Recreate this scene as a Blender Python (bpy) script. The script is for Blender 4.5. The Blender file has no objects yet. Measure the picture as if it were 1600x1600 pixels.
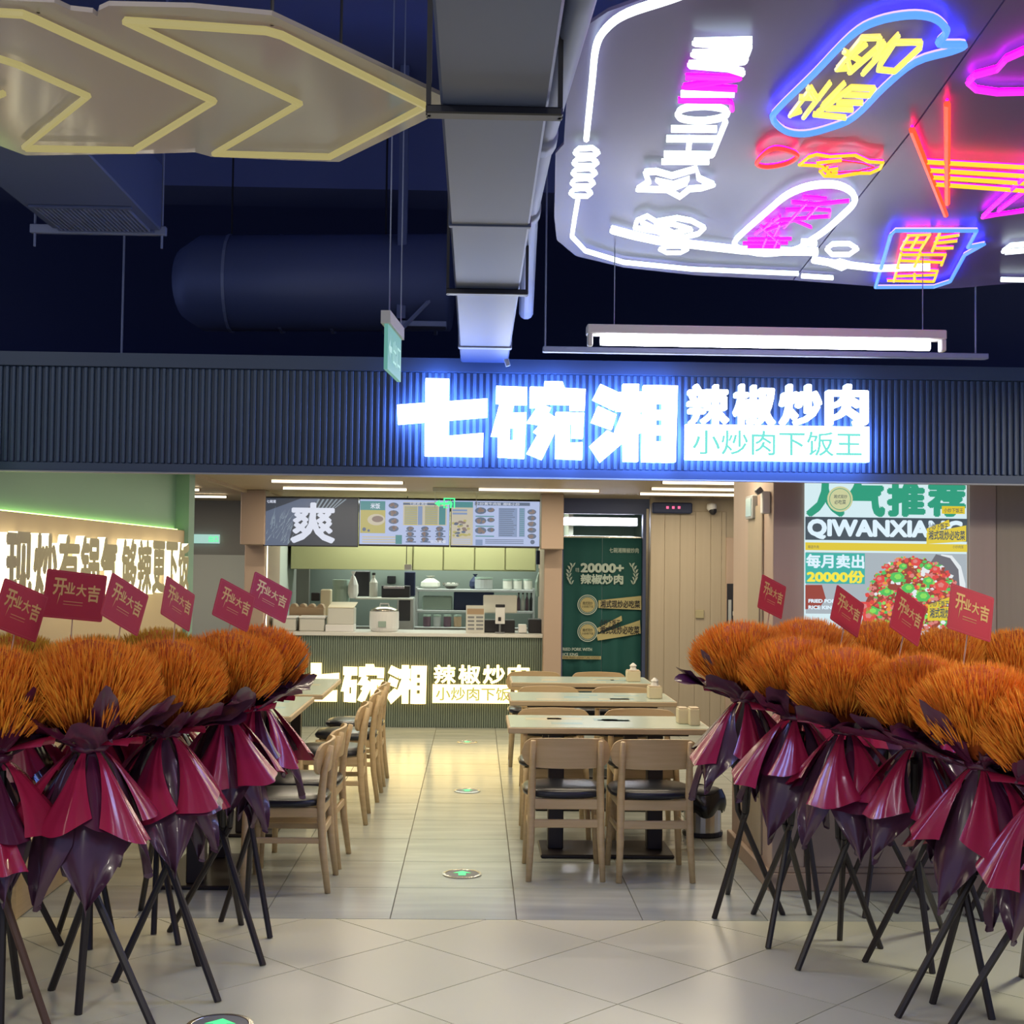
import bpy, math, random
from mathutils import Vector, Matrix
SC = bpy.context.scene
COL = SC.collection
PI = math.pi

# ------------------------------------------------------------------ camera, world, light, exposure
CAMZ = 1.67
FPX = 2080.0
cam_d = bpy.data.cameras.new('camera'); cam = bpy.data.objects.new('camera', cam_d); COL.objects.link(cam)
cam_d.sensor_width = 36; cam_d.sensor_fit = 'HORIZONTAL'; cam_d.lens = 36*FPX/1600
cam_d.clip_start = 0.05; cam_d.clip_end = 100
CR = (Matrix.Rotation(math.radians(-1.50), 3, 'Z') @ Matrix.Rotation(math.radians(90+2.18), 3, 'X')
      @ Matrix.Rotation(math.radians(0.7), 3, 'Z'))
cam.matrix_world = Matrix.Translation((0, 0, CAMZ)) @ CR.to_4x4()
SC.camera = cam
w = bpy.data.worlds.new('world'); SC.world = w; w.use_nodes = True
w.node_tree.nodes['Background'].inputs[0].default_value = (0.26, 0.33, 0.66, 1)
w.node_tree.nodes['Background'].inputs[1].default_value = 0.85
SC.view_settings.view_transform = 'Standard'; SC.view_settings.look = 'None'
SC.view_settings.exposure = 0.0; SC.view_settings.gamma = 1; SC.view_settings.use_curve_mapping = False
SC.cycles.use_denoising = True
SC.cycles.max_bounces = 7; SC.cycles.diffuse_bounces = 3; SC.cycles.glossy_bounces = 3
SC.cycles.transparent_max_bounces = 12; SC.cycles.transmission_bounces = 4
SC.cycles.caustics_reflective = False; SC.cycles.caustics_refractive = False
SC.cycles.sample_clamp_indirect = 4

def area(name, loc, sx, sy, power, col, rot=(0, 0, 0), parent=None):
    d = bpy.data.lights.new(name, 'AREA'); d.shape = 'RECTANGLE'; d.size = sx; d.size_y = sy
    d.energy = power; d.color = col
    o = bpy.data.objects.new(name, d); COL.objects.link(o); o.location = loc; o.rotation_euler = rot
    if parent: o.parent = parent; o.location = Vector(loc) - parent.location
    return o

# ------------------------------------------------------------------ pixel -> world
def ray(px, py):
    return CR @ Vector(((px-800)/FPX, (800-py)/FPX, -1))
def P(px, py, Y):
    d = ray(px, py); t = Y/d.y
    return Vector((d.x*t, Y, CAMZ+d.z*t))
def Hz(px, py, z):
    d = ray(px, py); t = (z-CAMZ)/d.z
    return Vector((d.x*t, d.y*t, z))
def F(px, py): return Hz(px, py, 0.0)
def R4(x0, y0, x1, y1, Y):
    xc, yc = (x0+x1)/2, (y0+y1)/2
    return P(x0, yc, Y).x, P(xc, y1, Y).z, P(x1, yc, Y).x, P(xc, y0, Y).z   # X0,Z0,X1,Z1

# ------------------------------------------------------------------ materials
M = {}
def mat(name, col, rough=0.5, metal=0.0, emit=None, es=0.0, spec=0.5, trans=0.0, alpha=1.0, coat=0.0):
    m = bpy.data.materials.new(name); m.use_nodes = True
    b = m.node_tree.nodes['Principled BSDF']
    b.inputs['Base Color'].default_value = (*col, 1); b.inputs['Roughness'].default_value = rough
    b.inputs['Metallic'].default_value = metal; b.inputs['Specular IOR Level'].default_value = spec
    b.inputs['Transmission Weight'].default_value = trans; b.inputs['Alpha'].default_value = alpha
    b.inputs['Coat Weight'].default_value = coat
    if emit: b.inputs['Emission Color'].default_value = (*emit, 1); b.inputs['Emission Strength'].default_value = es
    M[name] = m; return m
def noisy(name, c1, c2, scale=(1, 1, 1), ns=5.0, rough=0.5, bump=0.0, detail=4, coords='Object', coat=0.0, rr=None):
    m = mat(name, c1, rough, coat=coat); nt = m.node_tree; b = nt.nodes['Principled BSDF']
    tc = nt.nodes.new('ShaderNodeTexCoord'); mp = nt.nodes.new('ShaderNodeMapping'); n = nt.nodes.new('ShaderNodeTexNoise')
    r = nt.nodes.new('ShaderNodeValToRGB'); oi = nt.nodes.new('ShaderNodeObjectInfo')
    ad = nt.nodes.new('ShaderNodeVectorMath'); ad.operation = 'ADD'
    sc = nt.nodes.new('ShaderNodeVectorMath'); sc.operation = 'SCALE'
    nt.links.new(tc.outputs[coords], ad.inputs[0]); nt.links.new(oi.outputs['Location'], sc.inputs[0]); sc.inputs['Scale'].default_value = 1.7
    nt.links.new(sc.outputs[0], ad.inputs[1]); nt.links.new(ad.outputs[0], mp.inputs[0])
    mp.inputs['Scale'].default_value = scale; n.inputs['Scale'].default_value = ns; n.inputs['Detail'].default_value = detail
    nt.links.new(mp.outputs[0], n.inputs[0]); nt.links.new(n.outputs[0], r.inputs[0])
    r.color_ramp.interpolation = 'B_SPLINE'
    r.color_ramp.elements[0].position = 0.24; r.color_ramp.elements[1].position = 0.76
    r.color_ramp.elements[0].color = (*c1, 1); r.color_ramp.elements[1].color = (*c2, 1)
    nt.links.new(r.outputs[0], b.inputs['Base Color'])
    if bump:
        bp = nt.nodes.new('ShaderNodeBump'); bp.inputs['Strength'].default_value = bump; bp.inputs['Distance'].default_value = 0.01
        nt.links.new(n.outputs[0], bp.inputs['Height']); nt.links.new(bp.outputs[0], b.inputs['Normal'])
    if rr:
        mr = nt.nodes.new('ShaderNodeMapRange'); mr.inputs['To Min'].default_value = rr[0]; mr.inputs['To Max'].default_value = rr[1]
        nt.links.new(n.outputs[0], mr.inputs[0]); nt.links.new(mr.outputs[0], b.inputs['Roughness'])
    return m
def glow(name, col, s):
    m = mat(name, (0.02, 0.02, 0.02), 0.5, emit=col, es=s); return m

noisy('tile_in', (0.34, 0.38, 0.35), (0.54, 0.57, 0.52), (1, 6, 1), 1.6, bump=0.02, rr=(0.16, 0.26), detail=1.5)
noisy('tile_out', (0.60, 0.60, 0.44), (0.74, 0.73, 0.57), (1, 1, 1), 1.1, bump=0.0, rr=(0.285, 0.34), detail=1.0)
for k_ in ('tile_in', 'tile_out'):
    for n_ in M[k_].node_tree.nodes:
        if n_.type == 'VALTORGB': n_.color_ramp.interpolation = 'LINEAR'; n_.color_ramp.elements[0].position = 0.0; n_.color_ramp.elements[1].position = 1.0
mat('grout', (0.20, 0.19, 0.16), 0.9)
mat('ceil_dark', (0.09, 0.12, 0.30), 0.8)
mat('duct', (0.24, 0.28, 0.42), 0.50, 0.2)
mat('duct_mid', (0.065, 0.085, 0.165), 0.45, 0.2)
mat('duct_dark', (0.11, 0.14, 0.27), 0.5, 0.2)
mat('black_metal', (0.02, 0.02, 0.025), 0.4, 0.3)
mat('fascia', (0.040, 0.070, 0.125), 0.45)
mat('fascia_rib', (0.050, 0.088, 0.150), 0.42)
noisy('wood', (0.52, 0.37, 0.19), (0.64, 0.48, 0.27), (1, 1, 14), 3.5, 0.42)
noisy('wood_h', (0.46, 0.36, 0.22), (0.54, 0.43, 0.28), (2, 30, 30), 2.0, 0.5)
noisy('wood_ceiling', (0.42, 0.31, 0.19), (0.50, 0.38, 0.25), (1, 14, 1), 2.0, 0.5)
noisy('panel_beige', (0.36, 0.30, 0.215), (0.40, 0.335, 0.245), (20, 20, 0.6), 1.5, 0.55)
noisy('panel_pink', (0.46, 0.35, 0.28), (0.50, 0.385, 0.31), (16, 16, 0.5), 1.5, 0.55)
mat('jamb', (0.42, 0.31, 0.235), 0.55)
mat('wall_green', (0.20, 0.36, 0.29), 0.6)
mat('wall_sand', (0.50, 0.39, 0.24), 0.6)
mat('white_wall', (0.55, 0.58, 0.52), 0.7)
mat('grey_wall', (0.30, 0.29, 0.26), 0.7)
mat('rib_green', (0.20, 0.25, 0.20), 0.5)
mat('rib_dark', (0.10, 0.13, 0.11), 0.6)
mat('counter_white', (0.72, 0.72, 0.68), 0.3)
mat('laminate', (0.56, 0.66, 0.58), 0.18)
mat('laminate_blue', (0.42, 0.60, 0.62), 0.18)
mat('laminate_cream', (0.72, 0.70, 0.52), 0.18)
mat('cushion', (0.012, 0.014, 0.022), 0.28)
mat('steel', (0.55, 0.53, 0.48), 0.25, 1.0)
mat('letter_metal', (0.42, 0.37, 0.22), 0.4, 0.2)
mat('curtain', (0.012, 0.095, 0.090), 0.8)
mat('curtain_print', (0.50, 0.62, 0.55), 0.8)
mat('curtain_tape', (0.50, 0.45, 0.22), 0.8)
mat('glass', (0.80, 0.95, 0.92), 0.02, trans=1.0)
mat('white', (0.78, 0.78, 0.76), 0.45)
mat('offwhite', (0.62, 0.62, 0.56), 0.5)
mat('cream', (0.66, 0.58, 0.40), 0.6)
mat('cardboard', (0.42, 0.30, 0.19), 0.8)
mat('dark', (0.015, 0.015, 0.02), 0.5)
mat('grey', (0.22, 0.23, 0.24), 0.5)
mat('midgrey', (0.38, 0.40, 0.40), 0.5)
mat('greenish', (0.32, 0.42, 0.36), 0.5)
mat('kitchen_tile', (0.27, 0.33, 0.30), 0.5)
mat('purplish', (0.12, 0.07, 0.10), 0.5)
mat('navy', (0.02, 0.03, 0.08), 0.7)
mat('cabinet', (0.36, 0.34, 0.17), 0.5)
mat('blackbag', (0.01, 0.01, 0.012), 0.22)
mat('card_red', (0.46, 0.018, 0.038), 0.6)
mat('card_edge', (0.55, 0.10, 0.10), 0.4)
mat('gold', (0.75, 0.48, 0.16), 0.4, 0.3)
mat('stick', (0.60, 0.42, 0.30), 0.6)
mat('leg_black', (0.016, 0.011, 0.013), 0.42)
mat('leg_brown', (0.09, 0.045, 0.03), 0.5)
# dyed grass: per-spike colour attribute
def spikes_mat(name, a, b_, c):
    m = mat(name, a, 0.75); nt = m.node_tree; b = nt.nodes['Principled BSDF']
    at = nt.nodes.new('ShaderNodeAttribute'); at.attribute_name = 'tint'
    r = nt.nodes.new('ShaderNodeValToRGB'); r.color_ramp.elements[0].color = (*a, 1); r.color_ramp.elements[1].color = (*c, 1)
    e = r.color_ramp.elements.new(0.5); e.color = (*b_, 1)
    nt.links.new(at.outputs['Fac'], r.inputs[0]); nt.links.new(r.outputs[0], b.inputs['Base Color'])
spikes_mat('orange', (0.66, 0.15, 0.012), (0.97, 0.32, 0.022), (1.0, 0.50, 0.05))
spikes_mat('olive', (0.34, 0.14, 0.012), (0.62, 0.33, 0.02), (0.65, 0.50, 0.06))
mat('core', (0.50, 0.09, 0.008), 0.9)
def paper(name, c, c2, rough):
    m = noisy(name, c, c2, (1, 1, 1), 4.0, rough, bump=0.25, detail=3, coat=0.3)
paper('wine', (0.33, 0.012, 0.055), (0.43, 0.022, 0.078), 0.24)
paper('wine_dark', (0.075, 0.010, 0.040), (0.11, 0.014, 0.055), 0.32)
paper('plum', (0.060, 0.018, 0.045), (0.10, 0.045, 0.08), 0.28)
# lights
glow('sign_white', (0.90, 0.95, 1.0), 7)
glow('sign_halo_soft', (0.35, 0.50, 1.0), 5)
glow('sign_halo', (0.16, 0.30, 1.0), 32)  # blue glow on letter sides and backs, added to imitate lens bloom
glow('sign_teal', (0.20, 0.85, 0.75), 0.95)
glow('sign_warm', (1.0, 0.72, 0.27), 4.2)
glow('sign_warm_halo', (1.0, 0.66, 0.22), 2.0)
glow('sign_olive', (0.60, 0.52, 0.10), 0.9)
glow('tube_white', (0.85, 0.85, 1.0), 20)
glow('strip', (1.0, 0.86, 0.62), 3.5)
glow('strip_white', (0.85, 0.95, 1.0), 3.0)
glow('led_green', (0.70, 1.0, 0.25), 5)
glow('wall_halo', (1.0, 0.88, 0.55), 2.6)
glow('neon_white', (0.90, 1.0, 1.0), 1.9)
glow('neon_blue', (0.12, 0.35, 1.0), 5.5)
glow('neon_blue_core', (0.11, 0.36, 1.0), 1.15)
glow('neon_yellow', (1.0, 0.93, 0.14), 1.3)
glow('neon_gold', (1.0, 0.66, 0.02), 1.15)
glow('neon_red', (1.0, 0.05, 0.04), 1.3)
glow('neon_orange', (1.0, 0.09, 0.015), 1.2)
glow('neon_magenta', (1.0, 0.02, 0.85), 1.2)
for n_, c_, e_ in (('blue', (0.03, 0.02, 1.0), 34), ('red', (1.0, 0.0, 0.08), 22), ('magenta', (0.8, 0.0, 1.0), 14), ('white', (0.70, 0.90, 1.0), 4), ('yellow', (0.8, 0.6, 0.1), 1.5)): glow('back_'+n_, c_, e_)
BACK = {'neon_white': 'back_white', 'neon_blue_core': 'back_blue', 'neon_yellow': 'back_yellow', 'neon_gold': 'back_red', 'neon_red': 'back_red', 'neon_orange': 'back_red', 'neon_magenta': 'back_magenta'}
glow('neon_pale', (0.85, 0.72, 0.28), 0.45)
glow('exit_green', (0.08, 0.95, 0.30), 1.3)
glow('exit_panel', (0.20, 0.60, 0.52), 0.55)
glow('exit_pale', (0.50, 0.85, 0.75), 0.75)
glow('led_red', (1.0, 0.10, 0.25), 1.5)
def scr(n, c, s=1.0): return glow('s_'+n, c, s)
scr('black', (0.035, 0.045, 0.065)); scr('navy', (0.10, 0.13, 0.20)); scr('steel', (0.22, 0.28, 0.34)); scr('white', (0.62, 0.70, 0.88)); scr('page', (0.40, 0.48, 0.72))
scr('ink', (0.10, 0.14, 0.22)); scr('mustard', (0.42, 0.38, 0.14)); scr('sand', (0.50, 0.46, 0.36)); scr('teal', (0.07, 0.24, 0.26))
scr('blue', (0.20, 0.28, 0.46)); scr('brown', (0.22, 0.17, 0.16)); scr('glyph', (0.66, 0.70, 0.82))
scr('p_white', (0.66, 0.84, 0.88)); scr('p_green', (0.03, 0.33, 0.20)); scr('p_dark', (0.055, 0.08, 0.10)); scr('p_letter', (0.72, 0.88, 0.98))
scr('p_yellow', (0.72, 0.56, 0.03)); scr('p_grey', (0.38, 0.44, 0.48)); scr('p_rim', (0.75, 0.80, 0.82)); scr('p_shadow', (0.14, 0.14, 0.16))
scr('p_red', (0.72, 0.06, 0.05)); scr('p_pink', (0.70, 0.22, 0.20)); scr('p_leaf', (0.08, 0.52, 0.10)); scr('p_lime', (0.25, 0.72, 0.10))
scr('p_orange', (0.82, 0.30, 0.04)); scr('p_brown', (0.30, 0.05, 0.03)); scr('p_stamp', (0.60, 0.62, 0.34)); scr('p_text', (0.90, 0.78, 0.05)); scr('p_bg2', (0.04, 0.42, 0.36))

def acrylic(name, col, tr, rough=0.12, diff=0.5):
    m = bpy.data.materials.new(name); m.use_nodes = True; nt = m.node_tree; nt.nodes.clear()
    o = nt.nodes.new('ShaderNodeOutputMaterial'); mx = nt.nodes.new('ShaderNodeMixShader'); t = nt.nodes.new('ShaderNodeBsdfTransparent')
    p = nt.nodes.new('ShaderNodeBsdfPrincipled'); mx.inputs[0].default_value = 1-tr
    p.inputs['Base Color'].default_value = (*col, 1); p.inputs['Roughness'].default_value = rough
    p.inputs['Specular IOR Level'].default_value = 0.3 if name == 'acrylic' else 0.7
    nt.links.new(t.outputs[0], mx.inputs[1]); nt.links.new(p.outputs[0], mx.inputs[2]); nt.links.new(mx.outputs[0], o.inputs[0])
    M[name] = m
acrylic('acrylic', (0.16, 0.13, 0.29), 0.30, 0.34)
acrylic('acrylic_clear', (0.60, 0.54, 0.52), 0.45, 0.10)
acrylic('pane', (0.10, 0.22, 0.22), 0.75, 0.03)

# ------------------------------------------------------------------ mesh builder
class B:
    def __init__(s): s.v = []; s.f = []; s.m = []; s.sm = False
    def add(s, vs, fs, m=0):
        n = len(s.v); s.v += [tuple(v) for v in vs]; s.f += [tuple(i+n for i in f) for f in fs]; s.m += [m]*len(fs); return s
    def box(s, x0, y0, z0, x1, y1, z1, m=0):
        vs = [(x, y, z) for z in (z0, z1) for y in (y0, y1) for x in (x0, x1)]
        return s.add(vs, [(0, 2, 3, 1), (4, 5, 7, 6), (0, 1, 5, 4), (1, 3, 7, 5), (3, 2, 6, 7), (2, 0, 4, 6)], m)
    def ebox(s, x0, y0, z0, x1, y1, z1, c=0.005, m=0):      # box with chamfered edges
        cx, cy, cz = (x0+x1)/2, (y0+y1)/2, (z0+z1)/2; hx, hy, hz = abs(x1-x0)/2, abs(y1-y0)/2, abs(z1-z0)/2
        c = min(c, hx*.6, hy*.6, hz*.6); vs = []; ix = {}
        for sx in (-1, 1):
            for sy in (-1, 1):
                for sz in (-1, 1):
                    for a in range(3):
                        d = [hx-c, hy-c, hz-c]; d[a] += c
                        ix[(sx, sy, sz, a)] = len(vs); vs.append((cx+sx*d[0], cy+sy*d[1], cz+sz*d[2]))
        fs = []
        def g(a, sg, b1, c1):
            k = [0, 0, 0]; k[a] = sg; o = [i for i in range(3) if i != a]; k[o[0]] = b1; k[o[1]] = c1; return tuple(k)
        for a in range(3):
            for sg in (-1, 1):
                q = [ix[(*g(a, sg, b1, c1), a)] for b1, c1 in ((-1, -1), (1, -1), (1, 1), (-1, 1))]
                if (sg > 0) == (a == 1): q.reverse()
                fs.append(q)
        for a in range(3):     # edges along axis a
            o = [i for i in range(3) if i != a]
            for s1 in (-1, 1):
                for s2 in (-1, 1):
                    k0 = [0, 0, 0]; k0[o[0]] = s1; k0[o[1]] = s2; k1 = k0[:]; k0[a] = -1; k1[a] = 1
                    fs.append([ix[(*k0, o[0])], ix[(*k1, o[0])], ix[(*k1, o[1])], ix[(*k0, o[1])]])
        for sx in (-1, 1):
            for sy in (-1, 1):
                for sz in (-1, 1): fs.append([ix[(sx, sy, sz, a)] for a in range(3)])
        C = Vector((cx, cy, cz)); out = []
        for f in fs:
            p = [Vector(vs[i]) for i in f]; n = (p[1]-p[0]).cross(p[2]-p[0]); ctr = sum(p, Vector())/len(p)
            out.append(f if n.dot(ctr-C) > 0 else f[::-1])
        return s.add(vs, out, m)
    def cyl(s, a, b, r0, r1=None, n=10, m=0, cap=True):
        a, b = Vector(a), Vector(b); r1 = r0 if r1 is None else r1; d = (b-a).normalized()
        u = d.orthogonal().normalized(); w_ = d.cross(u); vs = []
        for c, r in ((a, r0), (b, r1)):
            for i in range(n): t = 2*PI*i/n; vs.append(c+(u*math.cos(t)+w_*math.sin(t))*r)
        fs = [(i, (i+1) % n, n+(i+1) % n, n+i) for i in range(n)]
        if cap: fs += [tuple(range(n-1, -1, -1)), tuple(range(n, 2*n))]
        return s.add(vs, fs, m)
    def tube(s, pts, r, n=6, m=0, closed=False, rs=None):
        pts = [Vector(p) for p in pts]; k = len(pts); vs = []; u = None
        for i, p in enumerate(pts):
            a = pts[i-1] if (i or closed) else p; b = pts[(i+1) % k] if (i < k-1 or closed) else p
            d = (b-a).normalized() if (b-a).length > 1e-9 else Vector((0, 0, 1))
            if u is None: u = d.orthogonal().normalized()
            u = (u-d*u.dot(d)); u = u.normalized() if u.length > 1e-6 else d.orthogonal().normalized()
            w_ = d.cross(u); rr = rs[i] if rs else r
            for j in range(n): t = 2*PI*j/n; vs.append(p+(u*math.cos(t)+w_*math.sin(t))*rr)
        fs = []
        for i in range(k if closed else k-1):
            for j in range(n):
                a0 = i*n; b0 = ((i+1) % k)*n; fs.append((a0+j, a0+(j+1) % n, b0+(j+1) % n, b0+j))
        if not closed: fs += [tuple(range(n-1, -1, -1)), tuple(range((k-1)*n, k*n))]
        return s.add(vs, fs, m)
    def lathe(s, prof, c=(0, 0, 0), n=20, m=0, sx=1, sy=1):
        vs = []; k = len(prof)
        for r, z in prof:
            for i in range(n): t = 2*PI*i/n; vs.append((c[0]+r*sx*math.cos(t), c[1]+r*sy*math.sin(t), c[2]+z))
        fs = [(i*n+j, i*n+(j+1) % n, (i+1)*n+(j+1) % n, (i+1)*n+j) for i in range(k-1) for j in range(n)]
        fs += [tuple(range(n-1, -1, -1)), tuple(range((k-1)*n, k*n))]
        return s.add(vs, fs, m)
    def prism(s, pts, fr, z0, z1, m=0, mside=None, mback=None):   # 2-D polygon on a frame, extruded
        n = len(pts); A = sum(pts[i][0]*pts[(i+1) % n][1]-pts[(i+1) % n][0]*pts[i][1] for i in range(n))
        if A < 0: pts = pts[::-1]
        vs = [fr(x, y, z0) for x, y in pts]+[fr(x, y, z1) for x, y in pts]
        mside = m if mside is None else mside; mback = m if mback is None else mback
        s.add(vs, [tuple(range(n, 2*n))], m); k = len(s.v)-2*n
        fs = [tuple(k+i for i in range(n-1, -1, -1))]; s.f += fs; s.m += [mback]
        for i in range(n): s.f.append((k+i, k+(i+1) % n, k+n+(i+1) % n, k+n+i)); s.m.append(mside)
        return s
    def grid(s, fn, nu, nv, m=0):
        vs = [fn(i/nu, j/nv) for j in range(nv+1) for i in range(nu+1)]
        fs = [(j*(nu+1)+i, j*(nu+1)+i+1, (j+1)*(nu+1)+i+1, (j+1)*(nu+1)+i) for j in range(nv) for i in range(nu)]
        return s.add(vs, fs, m)
def frame(o, R, U):
    o, R, U = Vector(o), Vector(R).normalized(), Vector(U).normalized(); N = R.cross(U)
    return lambda x, y, z=0: o+R*x+U*y+N*z
def obj(name, b, mats, parent=None, world=True, smooth=False, sub=None):
    me = bpy.data.meshes.new(name)
    if isinstance(mats, str): mats = [mats]
    off = Vector((0, 0, 0))
    if parent is not None and world:
        q = parent
        while q: off += q.location; q = q.parent
    vs = [(v[0]-off.x, v[1]-off.y, v[2]-off.z) for v in b.v] if off.length else b.v
    me.from_pydata(vs, [], b.f)
    for k in mats: me.materials.append(M[k])
    me.polygons.foreach_set('material_index', b.m)
    if smooth: me.polygons.foreach_set('use_smooth', [True]*len(me.polygons))
    me.update()
    o = bpy.data.objects.new(name, me); COL.objects.link(o)
    if parent: o.parent = parent
    return o
def tag(o, label=None, cat=None, group=None, kind=None):
    if label: o['label'] = label
    if cat: o['category'] = cat
    if group: o['group'] = group
    if kind: o['kind'] = kind
    return o
def thing(name, label, cat, loc=(0, 0, 0), rotz=0, group=None):
    o = bpy.data.objects.new(name, None); o.empty_display_size = 0.1; COL.objects.link(o)
    o.location = loc; o.rotation_euler = (0, 0, rotz)
    return tag(o, label, cat, group)
def struct(name, b, mats, label, cat, smooth=False): return tag(obj(name, b, mats, smooth=smooth), label, cat, kind='structure')
def dup(root, loc, rotz, label=None, group=None):
    r = root.copy(); COL.objects.link(r); r.location = loc; r.rotation_euler = (0, 0, rotz)
    if label: r['label'] = label
    if group: r['group'] = group
    for ch in list(root.children):
        c = ch.copy(); COL.objects.link(c); c.parent = r
        for g in list(ch.children):
            d = g.copy(); COL.objects.link(d); d.parent = c
    return r
def bevel(o, wd=0.004, seg=2):
    m = o.modifiers.new('bevel', 'BEVEL'); m.width = wd; m.segments = seg; m.limit_method = 'ANGLE'; return o

_tc = {}
def glyphs(body, bold=0.0, res=3):
    k = (body, bold, res)
    if k in _tc: return _tc[k]
    c = bpy.data.curves.new('glyphs', 'FONT'); c.body = body; c.resolution_u = res; c.offset = bold; c.space_line = 0.9
    o = bpy.data.objects.new('glyphs', c); COL.objects.link(o)
    dg = bpy.context.evaluated_depsgraph_get(); me = bpy.data.meshes.new_from_object(o.evaluated_get(dg))
    vs = [(v.co.x, v.co.y) for v in me.vertices]; fs = [tuple(p.vertices) for p in me.polygons]
    bd = {}
    for f in fs:
        for i in range(len(f)):
            e = (f[i], f[(i+1) % len(f)]); bd[e] = 1
    edges = [e for e in bd if (e[1], e[0]) not in bd]
    bpy.data.objects.remove(o); bpy.data.curves.remove(c); bpy.data.meshes.remove(me)
    xs = [v[0] for v in vs]; ys = [v[1] for v in vs]
    _tc[k] = (vs, fs, edges, min(xs), max(xs), min(ys), max(ys)); return _tc[k]
def text(b, body, fr, x0, y0, x1, y1, z, m=0, bold=0.0, depth=0.0, mside=None, skew=0.0):
    """fit lettering into the rectangle x0..x1, y0..y1 of a frame, at height z over it; bold strokes by shifted copies"""
    vs, fs, ed, a, c, d, e = glyphs(body)
    ms = m if mside is None else mside
    sh = [(0, 0)] if bold < 0.004 else [(bold*math.cos(k*PI/4+.39), bold*math.sin(k*PI/4+.39)) for k in range(8)]
    sx = (x1-x0)/(c-a+2*bold); sy = (y1-y0)/(e-d+2*bold)
    for q, (ox, oy) in enumerate(sh):
        T = [(x0+(x-a+bold+ox)*sx, y0+(y-d+bold+oy)*sy) for x, y in vs]
        k = len(b.v); zz = z+q*2e-5; b.v += [tuple(fr(x, y, zz)) for x, y in T]
        for f in fs:
            A = sum(T[f[i]][0]*T[f[(i+1) % len(f)]][1]-T[f[(i+1) % len(f)]][0]*T[f[i]][1] for i in range(len(f)))
            b.f.append(tuple(k+i for i in (f if A > 0 else f[::-1]))); b.m.append(m)
        if depth:
            n = len(T); b.v += [tuple(fr(x, y, z-depth)) for x, y in T]
            for f in fs: b.f.append(tuple(k+n+i for i in f[::-1])); b.m.append(ms)
            for i, j in ed: b.f.append((k+i, k+n+i, k+n+j, k+j)); b.m.append(ms)
    return b
def FY(Y):                     # frame on a vertical plane facing the entrance: x = world X, y = world Z
    return lambda x, y, z=0: Vector((x, Y-z, y))
def qrect(b, x0, y0, x1, y1, Y, m=0, lift=0.0):
    X0, Z0, X1, Z1 = R4(x0, y0, x1, y1, Y)
    return b.add([(X0, Y-lift, Z0), (X1, Y-lift, Z0), (X1, Y-lift, Z1), (X0, Y-lift, Z1)], [(0, 1, 2, 3)], m)
def qtext(b, body, x0, y0, x1, y1, Y, m=0, bold=0.0, lift=0.002, depth=0, mside=None, skew=0.0):
    X0, Z0, X1, Z1 = R4(x0, y0, x1, y1, Y)
    return text(b, body, FY(Y), X0, Z0, X1, Z1, lift, m, bold, depth, mside, skew)
def letters(parent, mt, Y, *items):
    for body, x0, y0, x1, y1, bold, lift in items:
        g = B(); qtext(g, body, x0, y0, x1, y1, Y, 0, bold, lift); obj('lettering', g, mt, parent)
def qpoly(b, pts, Y, m=0, lift=0.002):
    p = [P(x, y, Y) for x, y in pts]; n = len(p)
    A = sum(p[i].x*p[(i+1) % n].z-p[(i+1) % n].x*p[i].z for i in range(n))
    if A < 0: p = p[::-1]
    return b.add([(q.x, Y-lift, q.z) for q in p], [tuple(range(n))], m)
def qdisc(b, px, py, r, Y, m=0, lift=0.002, n=20, ry=None, arc=(0, 1)):
    ry = ry or r
    return qpoly(b, [(px+r*math.cos(2*PI*i/n), py+ry*math.sin(2*PI*i/n)) for i in range(n)], Y, m, lift)
def qring(b, px, py, r0, r1, Y, m=0, lift=0.003, n=28):
    for i in range(n):
        a0, a1 = 2*PI*i/n, 2*PI*(i+1)/n
        qpoly(b, [(px+r0*math.cos(a0), py+r0*math.sin(a0)), (px+r1*math.cos(a0), py+r1*math.sin(a0)),
                  (px+r1*math.cos(a1), py+r1*math.sin(a1)), (px+r0*math.cos(a1), py+r0*math.sin(a1))], Y, m, lift)
    return b

YF = 6.30          # front plane of the shop fascia
ZC = 2.35          # shop ceiling
YB = 13.5          # front of the order counter
XL = -2.20         # sign wall on the left
XR = 1.55          # side of the right pillar

# ------------------------------------------------------------------ floor, every tile an object
def clip(poly, a, b, c):      # keep a*x+b*y<=c
    out = []
    for i in range(len(poly)):
        p, q = poly[i], poly[(i+1) % len(poly)]; dp, dq = a*p[0]+b*p[1]-c, a*q[0]+b*q[1]-c
        if dp <= 0: out.append(p)
        if dp*dq < 0: t = dp/(dp-dq); out.append((p[0]+(q[0]-p[0])*t, p[1]+(q[1]-p[1])*t))
    return out
fb = B(); fb.box(-14, -4, -0.06, 14, 18, -0.006)
floor = struct('floor', fb, 'grout', 'pale tiled floor of the shop and the corridor before it', 'floor')
def tile(poly, m, parent=floor, top=0.0):
    if len(poly) < 3: return
    cx = sum(p[0] for p in poly)/len(poly); cy = sum(p[1] for p in poly)/len(poly)
    A = sum(poly[i][0]*poly[(i+1) % len(poly)][1]-poly[(i+1) % len(poly)][0]*poly[i][1] for i in range(len(poly)))/2
    if abs(A) < 0.0008: return
    b = B(); b.prism([(x-cx, y-cy) for x, y in poly], lambda x, y, z=0: Vector((x, y, z)), -0.006, top)
    o = obj('tile', b, m, parent, world=False); o.location = (cx, cy, 0); return o
G = 0.0026
E6 = 0.60
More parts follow.
